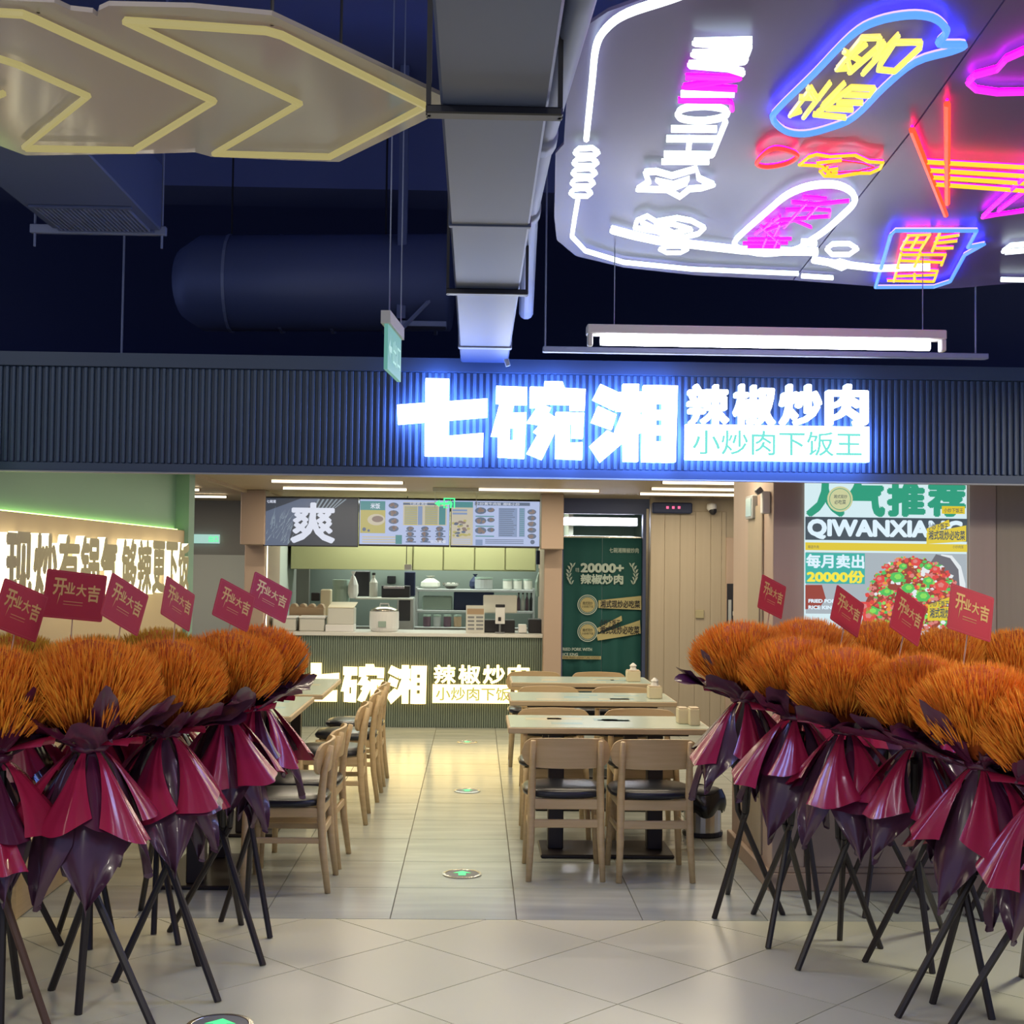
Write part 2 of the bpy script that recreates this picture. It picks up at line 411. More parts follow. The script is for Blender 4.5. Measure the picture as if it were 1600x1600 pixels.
# joints measured on the photograph: two long joints at x = -0.38 and 0.21, cross joints from the threshold
for i in range(-5, 6):
    for j in range(0, 13):
        x0 = -0.382+i*0.592; y0 = YF+j*E6
        if x0 > 4 or y0 > 14: continue
        tile([(x0+G, y0+G), (x0+0.592-G, y0+G), (x0+0.592-G, y0+E6-G), (x0+G, y0+E6-G)], 'tile_in')
v0 = F(788.5, 1515.5); S2 = 0.5*0.84      # half diagonal
for i in range(-8, 9):
    for j in range(-8, 9):
        cx = v0.x+(i+j)*S2; cy = v0.y+(i-j)*S2+S2
        if cy > 7 or cy < 2.2 or abs(cx) > 3.6: continue
        g = G*1.5; p = [(cx, cy-S2+g), (cx+S2-g, cy), (cx, cy+S2-g), (cx-S2+g, cy)]
        tile(clip(p, 0, 1, YF-0.004), 'tile_out')
fb = B(); fb.box(-6, -4, -0.006, 6, 2.4, -0.001); obj('floor_screed', fb, 'tile_out', floor)

# ------------------------------------------------------------------ dark corridor ceiling
b = B(); b.box(-14, -4, 4.3, 14, 18, 4.4)
struct('ceiling', b, 'ceil_dark', 'dark navy painted slab above the corridor ducts', 'ceiling')
b = B(); b.box(-14, 17.6, 0, 14, 17.7, 4.3); struct('wall_far', b, 'ceil_dark', 'dark far wall behind everything', 'wall')
# beams of the slab
bm = B(); bm.box(-6, 7.4, 3.75, 6, 7.8, 4.3); struct('trim_beam', bm, 'ceil_dark', 'dark concrete beam above the fascia', 'beam')

# ------------------------------------------------------------------ fascia with ribs
ZT = P(800, 566, YF).z; ZB = P(745, 742, YF).z
b = B(); b.box(-3.6, YF, ZB, 3.7, YF+0.12, ZT); b.box(-3.6, YF-0.03, ZT-0.055, 3.7, YF+0.14, ZT+0.01)
b.box(-3.6, YF-0.022, ZB-0.008, 3.7, YF+0.14, ZB+0.03)
fascia = struct('trim_fascia', b, 'fascia', 'dark ribbed fascia board across the shop front', 'fascia')
rb = B(); rb.ebox(-0.008, -0.016, ZB+0.032, 0.008, 0.0, ZT-0.056, 0.003)
proto = None; n = 0; x = -3.1
while x < 3.2:
    if proto is None:
        proto = obj('rib', rb, 'fascia_rib', fascia, world=False); o = proto
    else:
        o = proto.copy(); COL.objects.link(o); o.parent = fascia
    o.location = (x, YF, 0); x += 0.0305
b = B(); b.box(-3.6, YF-0.028, ZB-0.016, 3.7, YF+0.01, ZB-0.009)
obj('edge_trim', b, 'midgrey', fascia)

# ------------------------------------------------------------------ big sign lettering, traced shapes
def Z1(pts): return pts
S7 = [[(225, 62), (350, 62), (350, 368), (537, 350), (535, 475), (225, 475)], [(75, 206), (557, 165), (557, 262), (80, 308)]]
S8 = [[(603, 97), (768, 100), (768, 193), (700, 193), (690, 240), (765, 236), (764, 318), (640, 318), (632, 366), (578, 365), (622, 190), (603, 188)],
      [(615, 300), (679, 300), (679, 478), (615, 476)], [(699, 300), (764, 300), (757, 482), (699, 480)], [(670, 387), (710, 387), (710, 480), (670, 480)],
      [(785, 98), (862, 98), (862, 68), (958, 68), (970, 102), (1082, 106), (1078, 220), (1000, 218), (1000, 188), (870, 188), (870, 205), (785, 208)],
      [(835, 188), (898, 210), (886, 238), (926, 262), (926, 330), (852, 487), (770, 455), (828, 352), (805, 338), (838, 300), (768, 290)],
      [(925, 232), (1000, 232), (1000, 395), (1068, 392), (1068, 484), (925, 480)], [(990, 234), (1076, 234), (1070, 370), (1010, 368), (1012, 292), (990, 292)]]
S9 = [[(1162, 78), (1262, 122), (1240, 215), (1122, 160)], [(1150, 196), (1250, 240), (1226, 320), (1115, 282)], [(1200, 325), (1240, 345), (1290, 320), (1276, 400), (1166, 497), (1108, 410)],
      [(1284, 75), (1370, 75), (1368, 490), (1290, 490)], [(1245, 120), (1388, 115), (1388, 220), (1250, 220)], [(1286, 218), (1292, 345), (1290, 400), (1234, 352)], [(1366, 218), (1396, 262), (1396, 330), (1368, 340)],
      [(1395, 80), (1462, 80), (1462, 492), (1390, 490)], [(1500, 80), (1578, 80), (1570, 490), (1500, 492)], [(1460, 80), (1502, 80), (1502, 175), (1460, 175)],
      [(1460, 212), (1502, 212), (1502, 262), (1460, 262)], [(1460, 295), (1502, 295), (1502, 344), (1460, 344)], [(1460, 382), (1502, 382), (1502, 491), (1460, 491)]]
def shop_sign(name, label, rects, Y, wh, halo, lt, off, dep):
    """rects: pixel boxes for (three big characters), four characters, light box"""
    big, four, bx = rects
    X0, Z0, X1, Z1_ = R4(*big, Y)
    t = thing(name, label, 'sign', ((X0+X1)/2, Y, Z0))
    fr = FY(Y)
    for shp in (S7, S8, S9):
        g = B()
        for pl in shp:
            pts = [(X0+(x-75)/(1578-75)*(X1-X0), Z1_-(y-62)/(497-62)*(Z1_-Z0)) for x, y in pl]
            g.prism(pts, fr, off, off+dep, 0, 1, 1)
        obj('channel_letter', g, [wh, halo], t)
    n4 = '辣椒炒肉'; w4 = (four[2]-four[0])/4
    for i, ch in enumerate(n4):
        g = B(); gap = w4*0.05
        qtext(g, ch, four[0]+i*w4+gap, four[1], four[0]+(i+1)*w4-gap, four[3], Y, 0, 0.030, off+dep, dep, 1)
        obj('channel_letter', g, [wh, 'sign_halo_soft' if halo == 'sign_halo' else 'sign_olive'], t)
    g = B(); x0, z0, x1, z1 = R4(*bx, Y)
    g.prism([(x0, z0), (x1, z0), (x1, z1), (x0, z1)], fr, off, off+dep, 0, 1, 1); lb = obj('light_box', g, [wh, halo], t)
    g = B(); hh = bx[3]-bx[1]; ww = bx[2]-bx[0]
    qtext(g, '小炒肉下饭王', bx[0]+ww*0.035, bx[1]+hh*0.15, bx[2]-ww*0.04, bx[3]-hh*0.14, Y, 0, 0.012, off+dep+0.002)
    obj('lettering', g, [lt], lb)
    return t
shop_sign('shop_sign', 'large glowing white characters fixed on the dark ribbed fascia',
          ((622, 598, 1054, 723), (1066, 604, 1352, 668), (1067, 668, 1349, 722)), YF, 'sign_white', 'sign_halo', 'sign_teal', 0.045, 0.05)

# ------------------------------------------------------------------ shop ceiling with light strips
b = B(); b.box(-2.28, YF+0.12, ZC, 3.6, 14.6, ZC+0.06); b.box(-4.6, YF+0.12, ZC+0.02, -2.46, 17.0, ZC+0.08)
b.box(-2.28, YF+0.12, ZC-0.03, -2.24, YB-0.4, ZC)
struct('ceiling_shop', b, 'wood_ceiling', 'wood veneer ceiling of the shop', 'ceiling')
b = B(); b.box(-2.46, YF+0.12, ZC+0.10, -2.28, YB, ZC+0.12); struct('trim_slot', b, 'ceil_dark', 'black slot in the shop ceiling', 'slot')
strips = [(425, 750, 627, -1), (443, 761, 633, -1), (743, 763, 940, -1), (1035, 752, 1200, -1), (1018, 762, 1190, -1), (1000, 770, 1175, -1), (987, 780, 1165, -1)]
sp = ['left of the menu boards, nearer one', 'left of the menu boards, farther one', 'over the middle of the counter', 'on the right side, nearest of four',
      'on the right side, second of four', 'on the right side, third of four', 'on the right side, farthest of four']
def strip(x0, x1, y, label, power):
    t = thing('ceiling_light', label, 'light', ((x0+x1)/2, y, ZC), group='linear ceiling lights')
    g = B(); g.box(x0-0.01, y-0.024, ZC-0.022, x0, y+0.024, ZC); g.box(x1, y-0.024, ZC-0.022, x1+0.01, y+0.024, ZC); obj('housing', g, 'jamb', t)
    g = B(); g.box(x0, y-0.022, ZC-0.020, x1, y+0.022, ZC-0.001); obj('diffuser', g, 'strip', t)
    area('lamp', ((x0+x1)/2, y, ZC-0.0215), x1-x0, 0.044, power, (1.0, 0.86, 0.64), parent=t)
for (a, py, c, _), s in zip(strips, sp):
    p0, p1 = Hz(a, py, ZC), Hz(c, py, ZC)
    strip(p0.x, min(p1.x, 2.5), p0.y, 'thin warm ceiling light strip '+s, 14)
for k, y in enumerate((7.0, 8.3, 9.6)):
    strip(-1.5, -0.1, y, 'thin warm ceiling light strip above the left tables, '+('front', 'middle', 'rear')[k]+' hidden row', 12)
    strip(0.3, 1.5, y+0.3, 'thin warm ceiling light strip above the right tables, '+('front', 'middle', 'rear')[k]+' hidden row', 12)
strip(-3.6, -2.7, 13.0, 'light strip added to brighten the side corridor, nearer one', 14); strip(-3.6, -2.7, 14.4, 'light strip added to brighten the side corridor, farther one', 14)  # both strips added to brighten the dark side corridor

# ------------------------------------------------------------------ left sign wall
b = B(); b.box(XL-0.30, 5.95, 0, XL-0.10, 10.42, ZC); b.box(XL-0.10, 10.22, 0, XL, 10.42, ZC)
wl = struct('wall_left', b, 'wall_green', 'green upper wall with a slanted looking light line on the left', 'wall')
b = B(); b.ebox(XL-0.10, 5.95, 0, XL-0.03, 10.22, 1.885, 0.004); obj('lower_panel', b, 'wall_sand', wl)
b = B(); b.box(XL-0.095, 5.97, 1.886, XL-0.075, 10.18, 1.894); obj('light_line', b, 'led_green', wl)
b = B(); b.ebox(XL-0.4, 6.22, 0.0, XL+0.11, 10.42, 0.34, 0.006); struct('baseboard_left', b, 'wood', 'wooden plinth at the foot of the left wall', 'plinth')
txt = '现炒有锅气够辣更下饭'
t = thing('wall_lettering', 'halo lit metal slogan characters on the sandy left wall', 'sign', (XL, 8.2, 1.43))
frL = lambda x, y, z=0: Vector((XL-0.03+z, x, y))
for i, ch in enumerate(txt):
    y0 = 6.15+i*0.385+(0.07 if i > 4 else 0)
    g = B(); text(g, ch, frL, y0+0.005, 1.43, y0+0.378, 1.79, 0.075, 0, 0.045, 0.045, 1)
    obj('character', g, ['letter_metal', 'wall_halo'], t)

# ------------------------------------------------------------------ back: corridor on the left, kitchen wall, jambs
b = B(); b.box(-4.6, 16.0, 0, -2.0, 16.1, ZC+0.1); struct('wall_corridor', b, 'grey_wall', 'plain grey wall at the end of the side corridor', 'wall')
b = B(); b.box(-3.5, 15.92, 0, -2.35, 16.0, 1.72); struct('door_1', b, 'white_wall', 'pale door leaf at the end of the side corridor', 'door')
x0, z0, x1, z1 = R4(300, 835, 343, 849, 15.98)
t = thing('exit_sign', 'small green lit exit sign at the end of the left corridor', 'sign', ((x0+x1)/2, 15.98, z0))
b = B(); b.ebox(x0, 15.95, z0, x1, 16.0, z1, 0.003); obj('panel', b, 'exit_pale', t)
b = B(); qtext(b, '出口', 326, 837, 341, 847, 15.94, 0, 0.02); obj('lettering', b, 'exit_green', t)
lx, _, lx2, _ = R4(390, 850, 416, 1100, 13.3)
b = B(); b.ebox(-2.30, 13.28, 0, P(414, 900, 13.3).x, 14.3, ZC, 0.006)
struct('trim_jamb_left', b, 'jamb', 'pinkish timber jamb left of the kitchen opening', 'jamb')
b = B(); b.box(-0.004, -0.004, 0.95, 0.006, 0.0, 1.84)
sj = tag(obj('light_line', b, 'strip', world=False), 'thin warm light line on the left jamb of the kitchen', 'light'); sj.location = (P(417, 900, 13.27).x, 13.27, 0)
xs0 = P(376, 800, 13.0).x; xs1 = P(414, 800, 13.0).x; zs0 = P(395, 851, 13.0).z
b = B(); b.ebox(xs0, 13.0, zs0, xs1, 13.28, ZC, 0.006); struct('trim_box_left', b, 'jamb', 'timber boxing left of the menu boards', 'boxing')
xj0 = P(850, 900, 13.3).x; xj1 = P(878, 900, 13.3).x
b = B(); b.ebox(xj0, 13.28, 0, xj1, 14.5, ZC, 0.006); struct('trim_jamb_right', b, 'jamb', 'pinkish timber jamb right of the kitchen opening', 'jamb')
b = B(); b.ebox(P(846, 800, 13.0).x, 13.0, P(860, 858, 13.0).z, P(881, 800, 13.0).x, 13.28, ZC, 0.006); struct('trim_box_right', b, 'jamb', 'timber boxing right of the menu boards', 'boxing')
b = B(); b.box(-2.2, 16.3, 0, 1.3, 16.4, ZC+.1); wk = struct('wall_kitchen', b, 'kitchen_tile', 'grey green tiled back wall of the kitchen', 'wall')
b = B(); b.box(-2.2, 14.3, 0, -2.15, 16.3, ZC+.1); b.box(1.0, 14.5, 0, 1.05, 16.3, ZC+.1); struct('wall_kitchen_sides', b, 'white_wall', 'pale side walls of the kitchen', 'wall')
b = B(); b.box(-2.2, 14.3, ZC, 1.05, 16.4, ZC+.05); struct('ceiling_kitchen', b, 'white', 'white ceiling of the kitchen', 'ceiling')
b = B(); b.box(-1.6, 15.0, ZC-0.02, 0.6, 15.3, ZC-0.001)
t = thing('kitchen_light', 'flat ceiling lamp above the kitchen worktop, with an added lamp at the back wall', 'light', (-0.5, 15.1, ZC)); obj('diffuser', b, 'strip_white', t)
area('lamp', (-0.5, 15.95, 1.9), 2.4, 0.3, 13, (0.92, 1.0, 0.92), parent=t)  # lamp added below the ceiling to brighten the kitchen back wall
area('lamp', (-0.5, 14.75, ZC-0.03), 2.2, 0.4, 42, (0.90, 1.0, 0.86), parent=t)

# ------------------------------------------------------------------ order counter
xc0 = -2.12; xc1 = P(850, 1000, YB).x; zc = P(650, 989, YB).z
t = thing('order_counter', 'long ribbed grey green order counter at the back', 'counter', (-0.7, YB, 0))
b = B(); b.box(xc0, YB+0.012, 0, xc1, YB+0.6, zc-0.035); obj('body', b, 'rib_dark', t)
b = B(); x = xc0+0.012
while x < xc1: b.ebox(x-0.0075, YB, 0.0, x+0.0075, YB+0.014, zc-0.036, 0.003); x += 0.0228
tag(obj('ribs', b, 'rib_green', t), kind='stuff')
b = B(); b.ebox(xc0, YB-0.03, zc-0.035, xc1+0.02, YB+0.66, zc, 0.004); obj('worktop', b, 'counter_white', t)
shop_sign('counter_sign', 'warm glowing white characters on the ribbed order counter',
          ((466, 1036, 667, 1099), (676, 1038, 829, 1068), (676, 1069, 826, 1098)), YB, 'sign_warm', 'sign_warm_halo', 'sign_olive', 0.03, 0.03)

# ------------------------------------------------------------------ menu screens
YM = 13.05
def screen(x0, y0, x1, y1, label, fn):
    X0, Z0, X1, Z1_ = R4(x0, y0, x1, y1, YM)
    t = thing('menu_screen', label, 'screen', ((X0+X1)/2, YM, Z0), group='menu screens above the counter')
    b = B(); b.ebox(X0-0.008, YM, Z0-0.012, X1+0.004, YM+0.05, Z1_+0.01, 0.004); obj('bezel', b, 'black_metal', t)
    fn(t)
def scr1(t):
    b = B(); qrect(b, 413, 779, 559, 852, YM, 0, 0.001)
    qpoly(b, [(413, 800), (440, 790), (470, 779), (500, 779), (460, 810), (450, 852), (413, 852)], YM, 1, 0.002)
    random.seed(3)
    for i in range(46):
        x, y = random.uniform(415, 455), random.uniform(808, 850); a = random.uniform(0.6, 1.5); l = random.uniform(8, 22)
        dx, dy = l*math.cos(a), l*math.sin(a)
        qpoly(b, [(x, y), (x+1.2, y), (min(x+dx, 470), max(782, y-dy))], YM, 2, 0.003)
    for i in range(7): qpoly(b, [(480+i*7, 812-i*3), (482+i*7, 812-i*3), (500+i*7, 780), (497+i*7, 780)], YM, 2, 0.003)
    obj('picture', b, ['s_black', 's_navy', 's_steel'], t)
    letters(t, 's_glyph', YM, ('爽', 454, 785, 524, 849, .03, .006), ('七碗湘', 417, 781, 431, 786, .02, .006))
def lines(b, x0, y0, x1, y1, n, m, fill=0.45, cut=0):
    h = (y1-y0)/n
    for i in range(n):
        qrect(b, x0, y0+i*h, x1-random.random()*cut, y0+i*h+h*fill, YM, m, 0.004)
def dish(b, x, y, r):
    qdisc(b, x, y, r, YM, 2, 0.004, 12, r*0.6)
    for k in range(4): qdisc(b, x+random.uniform(-.5, .5)*r, y+random.uniform(-.3, .3)*r, r*0.3, YM, 5, 0.005, 7)
def scr2(t):
    b = B(); qrect(b, 562, 781, 702, 851, YM, 0, 0.001); random.seed(4)
    qrect(b, 563, 783, 602, 797, YM, 3, 0.003); qrect(b, 563, 797, 602, 833, YM, 1, 0.003)
    qdisc(b, 588, 812, 14, YM, 4, 0.004, 14, 9); qdisc(b, 590, 811, 9, YM, 5, 0.005, 14, 5); qdisc(b, 569, 827, 3, YM, 2, 0.004); qdisc(b, 576, 829, 2, YM, 2, 0.004)
    for k in range(4): dish(b, 615, 790+k*12, 8)
    lines(b, 566, 838, 618, 850, 3, 4, 0.5); qrect(b, 618, 836, 628, 850, YM, 3, 0.003)
    qrect(b, 630, 785, 698, 821, YM, 4, 0.003); qrect(b, 632, 791, 652, 820, YM, 1, 0.0035); qrect(b, 664, 791, 684, 820, YM, 1, 0.0035)
    qrect(b, 653, 791, 660, 820, YM, 6, 0.0035); qrect(b, 686, 791, 696, 820, YM, 3, 0.0035)
    lines(b, 632, 792, 652, 820, 9, 6, 0.3); lines(b, 664, 792, 684, 820, 9, 6, 0.3); lines(b, 630, 786, 690, 790, 1, 2, 0.8)
    for i in range(3):
        for j in range(3): dish(b, 641+i*23, 826+j*8.5, 6); lines(b, 634+i*23, 829+j*8.5, 650+i*23, 831+j*8.5, 1, 2, 0.8)
    obj('menu_print', b, ['s_page', 's_mustard', 's_ink', 's_teal', 's_sand', 's_brown', 's_blue'], t)
    letters(t, 's_glyph', YM, ('米饭', 579, 786, 594, 795, .02, .006), ('七碗湘·湘菜', 640, 785, 668, 789.5, 0, .006), ('任选套餐', 672, 844, 697, 849, .02, .006))
def scr3(t):
    b = B(); qrect(b, 705, 783, 843, 853, YM, 0, 0.001); random.seed(5)
    qrect(b, 705, 784, 739, 852, YM, 4, 0.003); qrect(b, 705, 784, 739, 793, YM, 3, 0.0035)
    for k in range(26): x, y = random.uniform(708, 734), random.uniform(812, 838); qdisc(b, x, y, random.uniform(2, 4), YM, random.choice((5, 1, 2)), 0.004, 7, 2)
    lines(b, 707, 842, 735, 851, 3, 0, 0.4); lines(b, 707, 796, 730, 806, 2, 6, 0.6)
    for k in range(3): dish(b, 751, 798+k*15.5, 9); dish(b, 767, 797+k*15.5, 6); lines(b, 743, 806+k*15.5, 772, 808+k*15.5, 1, 3, 0.8)
    qrect(b, 779, 794, 808, 839, YM, 6, 0.003); lines(b, 780, 795, 807, 839, 14, 2, 0.35, 8); qrect(b, 811, 794, 820, 839, YM, 6, 0.003); lines(b, 812, 795, 819, 839, 14, 3, 0.4)
    for k in range(5): dish(b, 831, 800+k*9.5, 7)
    qrect(b, 742, 785, 828, 790, YM, 2, 0.003); lines(b, 758, 843, 818, 851, 3, 2, 0.4); qrect(b, 743, 843, 754, 852, YM, 6, 0.003); qdisc(b, 832, 847, 3.5, YM, 2, 0.004)
    obj('menu_print', b, ['s_page', 's_mustard', 's_ink', 's_teal', 's_sand', 's_brown', 's_blue'], t)
    b = B(); qtext(b, '小炒黄牛肉饭 湘味小炒', 743, 785.5, 812, 789.5, YM, 0, 0.01, 0.006); obj('lettering', b, 's_glyph', t)
screen(413, 778, 559, 852, 'dark menu screen with one huge pale character', scr1)
screen(562, 781, 702, 852, 'bright menu screen in the middle with mustard price columns', scr2)
screen(705, 783, 843, 854, 'bright menu screen on the right with dishes and a blue list', scr3)
# hanging exit arrow sign in front of the menu screens
x0, z0, x1, z1 = R4(676, 780, 748, 794, 12.2)
t = thing('exit_sign', 'green glowing arrow exit sign hanging before the menu screens', 'sign', ((x0+x1)/2, 12.2, z0))
b = B(); b.ebox(x0, 12.19, ZC-0.035, x1, 12.22, ZC-0.0, 0.003); b.box(x0+.02, 12.2, z0, x0+0.025, 12.203, ZC-.03); b.box(x1-.02, 12.2, z0, x1-0.025, 12.203, ZC-.03); obj('bracket', b, 'offwhite', t)
b = B(); qpoly(b, [(679, 786.5), (687, 781), (687, 785), (700, 785), (700, 788.5), (687, 788.5), (687, 792)], 12.2)
for r in ((693, 779, 695, 794), (709, 779, 711, 794), (693, 778, 711, 780), (696, 792, 700, 794)): qrect(b, *r, 12.2, 0, 0.002)
qpoly(b, [(700, 783), (705, 783), (707, 787), (705, 794), (703, 794), (703, 788), (698, 789)], 12.2)
b2 = obj('pictogram', b, 'exit_green', t); m_ = b2.modifiers.new('thick', 'SOLIDIFY'); m_.thickness = 0.006

# ------------------------------------------------------------------ kitchen upper cabinets and hood
def bx(px0, py0, px1, py1, Y, D, c=0.004):
    X0, Z0, X1, Z1_ = R4(px0, py0, px1, py1, Y); b = B(); b.ebox(X0, Y, Z0, X1, Y+D, Z1_, c); return b, (X0, Z0, X1, Z1_)
def base(px0, py0, px1, py1, Y):
    X0, Z0, X1, Z1_ = R4(px0, py0, px1, py1, Y); return ((X0+X1)/2, Y, Z0)
b, q = bx(455, 800, 645, 890, 15.2, 0.6)
t = thing('wall_cabinet', 'long yellowish cabinet band above the left half of the kitchen', 'cabinet', ((q[0]+q[2])/2, 15.2, q[1]))
obj('body', b, 'cabinet', t)
b, q = bx(646, 800, 838, 892, 15.2, 0.6); t = thing('wall_cabinet', 'yellowish cabinet with four doors above the right half of the kitchen', 'cabinet', ((q[0]+q[2])/2, 15.2, q[1])); obj('body', b, 'cabinet', t)
for a, c in ((647, 692), (694, 741), (743, 789), (791, 837)):
    b, q = bx(a, 800, c, 891, 15.17, 0.03); obj('door', b, 'cabinet', t)

# ------------------------------------------------------------------ things on the counter and shelves (kitchen)
def simple(name, label, cat, px0, py0, px1, py1, Y, D, m, group=None, c=0.006):
    b, q = bx(px0, py0, px1, py1, Y, D, c); loc = ((q[0]+q[2])/2, Y, q[1])
    o = thing(name, label, cat, loc, group=group); obj('body', b, m, o); return o
ZK = 988
def tub(px0, px1, py0, label):
    X0, Z0, X1, Z1_ = R4(px0, py0, px1, ZK, YB+0.1); Z0 = zc
    t = thing('storage_tub', label, 'tub', ((X0+X1)/2, YB+0.2, Z0), group='white tubs on the counter')
    b = B(); b.ebox(X0+0.008, YB+0.11, Z0, X1-0.008, YB+0.35, Z1_-0.02, 0.01); obj('body', b, 'offwhite', t)
    b = B(); b.ebox(X0, YB+0.10, Z1_-0.022, X1, YB+0.36, Z1_, 0.005); obj('rim', b, 'white', t)
tub(424, 463, 963, 'white plastic tub at the left end of the counter'); tub(466, 508, 963, 'white plastic tub second from the left on the counter')
t = thing('roll_carton', 'brown carton of folded liners behind the white tubs', 'box', (P(480, ZK, YB+.4).x, YB+0.45, zc))
b = B(); x0, z0, x1, z1 = R4(452, 944, 506, 963, YB+0.4); b.ebox(x0, YB+0.4, zc, x1, YB+0.58, z1-0.03, 0.005); obj('carton', b, 'cardboard', t)
for k in range(4): b = B(); xx = x0+0.04+k*(x1-x0-0.08)/3; b.cyl((xx, YB+0.41, z1-0.03), (xx, YB+0.57, z1-0.03), 0.034, n=12); obj('roll', b, 'cardboard', t, smooth=False)
t = thing('foam_box', 'pale slanted carton with an open lid beside the tubs', 'box', (P(532, ZK, YB+.1).x, YB+0.2, zc))
x0, z0, x1, z1 = R4(512, 950, 553, 976, YB+0.1)
b = B(); b.ebox(x0, YB+0.1, z0, x1, YB+0.35, z1, 0.006); obj('body', b, 'offwhite', t)
b = B(); b.add([(x0, YB+.1, z1), (x1, YB+.1, z1), (x1+.02, YB+.3, z1+.05), (x0+.02, YB+.3, z1+.05), (x0, YB+.1, z1+.006), (x1, YB+.1, z1+.006), (x1+.02, YB+.3, z1+.056), (x0+.02, YB+.3, z1+.056)], [(0, 3, 2, 1), (4, 5, 6, 7), (0, 1, 5, 4), (1, 2, 6, 5), (2, 3, 7, 6), (3, 0, 4, 7)]); obj('lid', b, 'cream', t)
b = B(); b.ebox(x0-0.02, YB+0.08, zc, x1+0.0, YB+0.36, z0, 0.005); obj('tray', b, 'white', t)
# rice cooker
cx = P(600, ZK, YB+0.25).x
t = thing('rice_cooker', 'round white rice cooker with a glass lid on the counter', 'cooker', (cx, YB+0.25, zc))
r = (P(623, 960, YB+.25).x-P(577, 960, YB+.25).x)/2; hz = P(600, 955, YB+.25).z-zc
b = B(); b.lathe([(r*.85, 0.0), (r*.92, 0.01), (r, 0.04), (r, hz-0.02), (r*.98, hz)], (cx, YB+.25, zc), 28); obj('body', b, 'white', t, smooth=False)
b = B(); b.lathe([(r*.97, 0), (r*.9, 0.02), (r*.5, 0.045), (0.01, 0.05)], (cx, YB+.25, zc+hz), 28); obj('lid', b, 'steel', t, smooth=True)
b = B(); b.tube([(cx-.05, YB+.25, zc+hz+.035), (cx-.04, YB+.25, zc+hz+.075), (cx+.04, YB+.25, zc+hz+.075), (cx+.05, YB+.25, zc+hz+.035)], 0.009, 8); obj('handle', b, 'white', t)
b = B(); b.ebox(cx-.05, YB+.25-r-0.012, zc+0.05, cx+.03, YB+.25-r+0.02, zc+0.11, 0.004); obj('control_panel', b, 'greenish', t)
# standing menu card, monitor, reader
X0, Z0, X1, Z1_ = R4(728, 946, 757, ZK, YB+0.1); Z0 = zc
t = thing('menu_stand', 'small standing menu card left of the cashier monitor', 'menu', ((X0+X1)/2, YB+0.12, zc))
b = B(); b.ebox(X0, YB+0.1, zc, X1, YB+0.12, Z1_, 0.002); obj('board', b, 'offwhite', t)
b = B(); qrect(b, 730, 951, 756, 960, YB+.1, 0, .002)
for k in range(4): qrect(b, 731, 963+k*6, 741, 966+k*6, YB+.1, 1, .002); qrect(b, 744, 963+k*6, 755, 966+k*6, YB+.1, 1, .002)
obj('print', b, ['cardboard', 'grey'], t)
X0, Z0, X1, Z1_ = R4(755, 930, 808, 958, YB+0.2)
t = thing('cashier_monitor', 'white backed cashier monitor on the right of the counter', 'monitor', ((X0+X1)/2, YB+0.25, zc))
b = B(); b.ebox(X0, YB+.2, Z0, X1, YB+.24, Z1_, 0.008); obj('display', b, 'offwhite', t)
b = B(); b.ebox((X0+X1)/2-.03, YB+.24, zc+.03, (X0+X1)/2+.03, YB+.27, Z0+.08, 0.004); obj('neck', b, 'grey', t)
b = B(); b.ebox(X0+.0, YB+.2, zc, X1-.02, YB+.45, zc+.13, 0.008); obj('base', b, 'dark', t)
X0, Z0, X1, Z1_ = R4(774, 949, 789, 975, YB+0.08)
t = thing('card_reader', 'white upright payment reader in front of the monitor', 'reader', ((X0+X1)/2, YB+.1, zc))
b = B(); b.ebox(X0, YB+.08, Z0, X1, YB+.10, Z1_, 0.004); obj('body', b, 'white', t)
b = B(); b.ebox(X0, YB+.075, Z1_, X1, YB+.10, Z1_+.03, 0.004); b.ebox((X0+X1)/2-.02, YB+.07, Z0+.03, (X0+X1)/2+.01, YB+.08, Z0+.07, 0.003); obj('head', b, 'dark', t)
b = B(); b.ebox((X0+X1)/2-.05, YB+.06, zc, (X0+X1)/2+.05, YB+.16, zc+.012, 0.004); b.cyl(((X0+X1)/2, YB+.11, zc+.01), ((X0+X1)/2, YB+.11, Z0+.02), .01); obj('foot', b, 'grey', t)
simple('label_printer', 'small white box printer at the right end of the counter', 'printer', 810, 976, 823, 989, YB+.12, .12, 'white')
simple('till_box', 'dark cash drawer at the far right end of the counter', 'box', 826, 968, 847, 989, YB+.2, .3, 'dark')
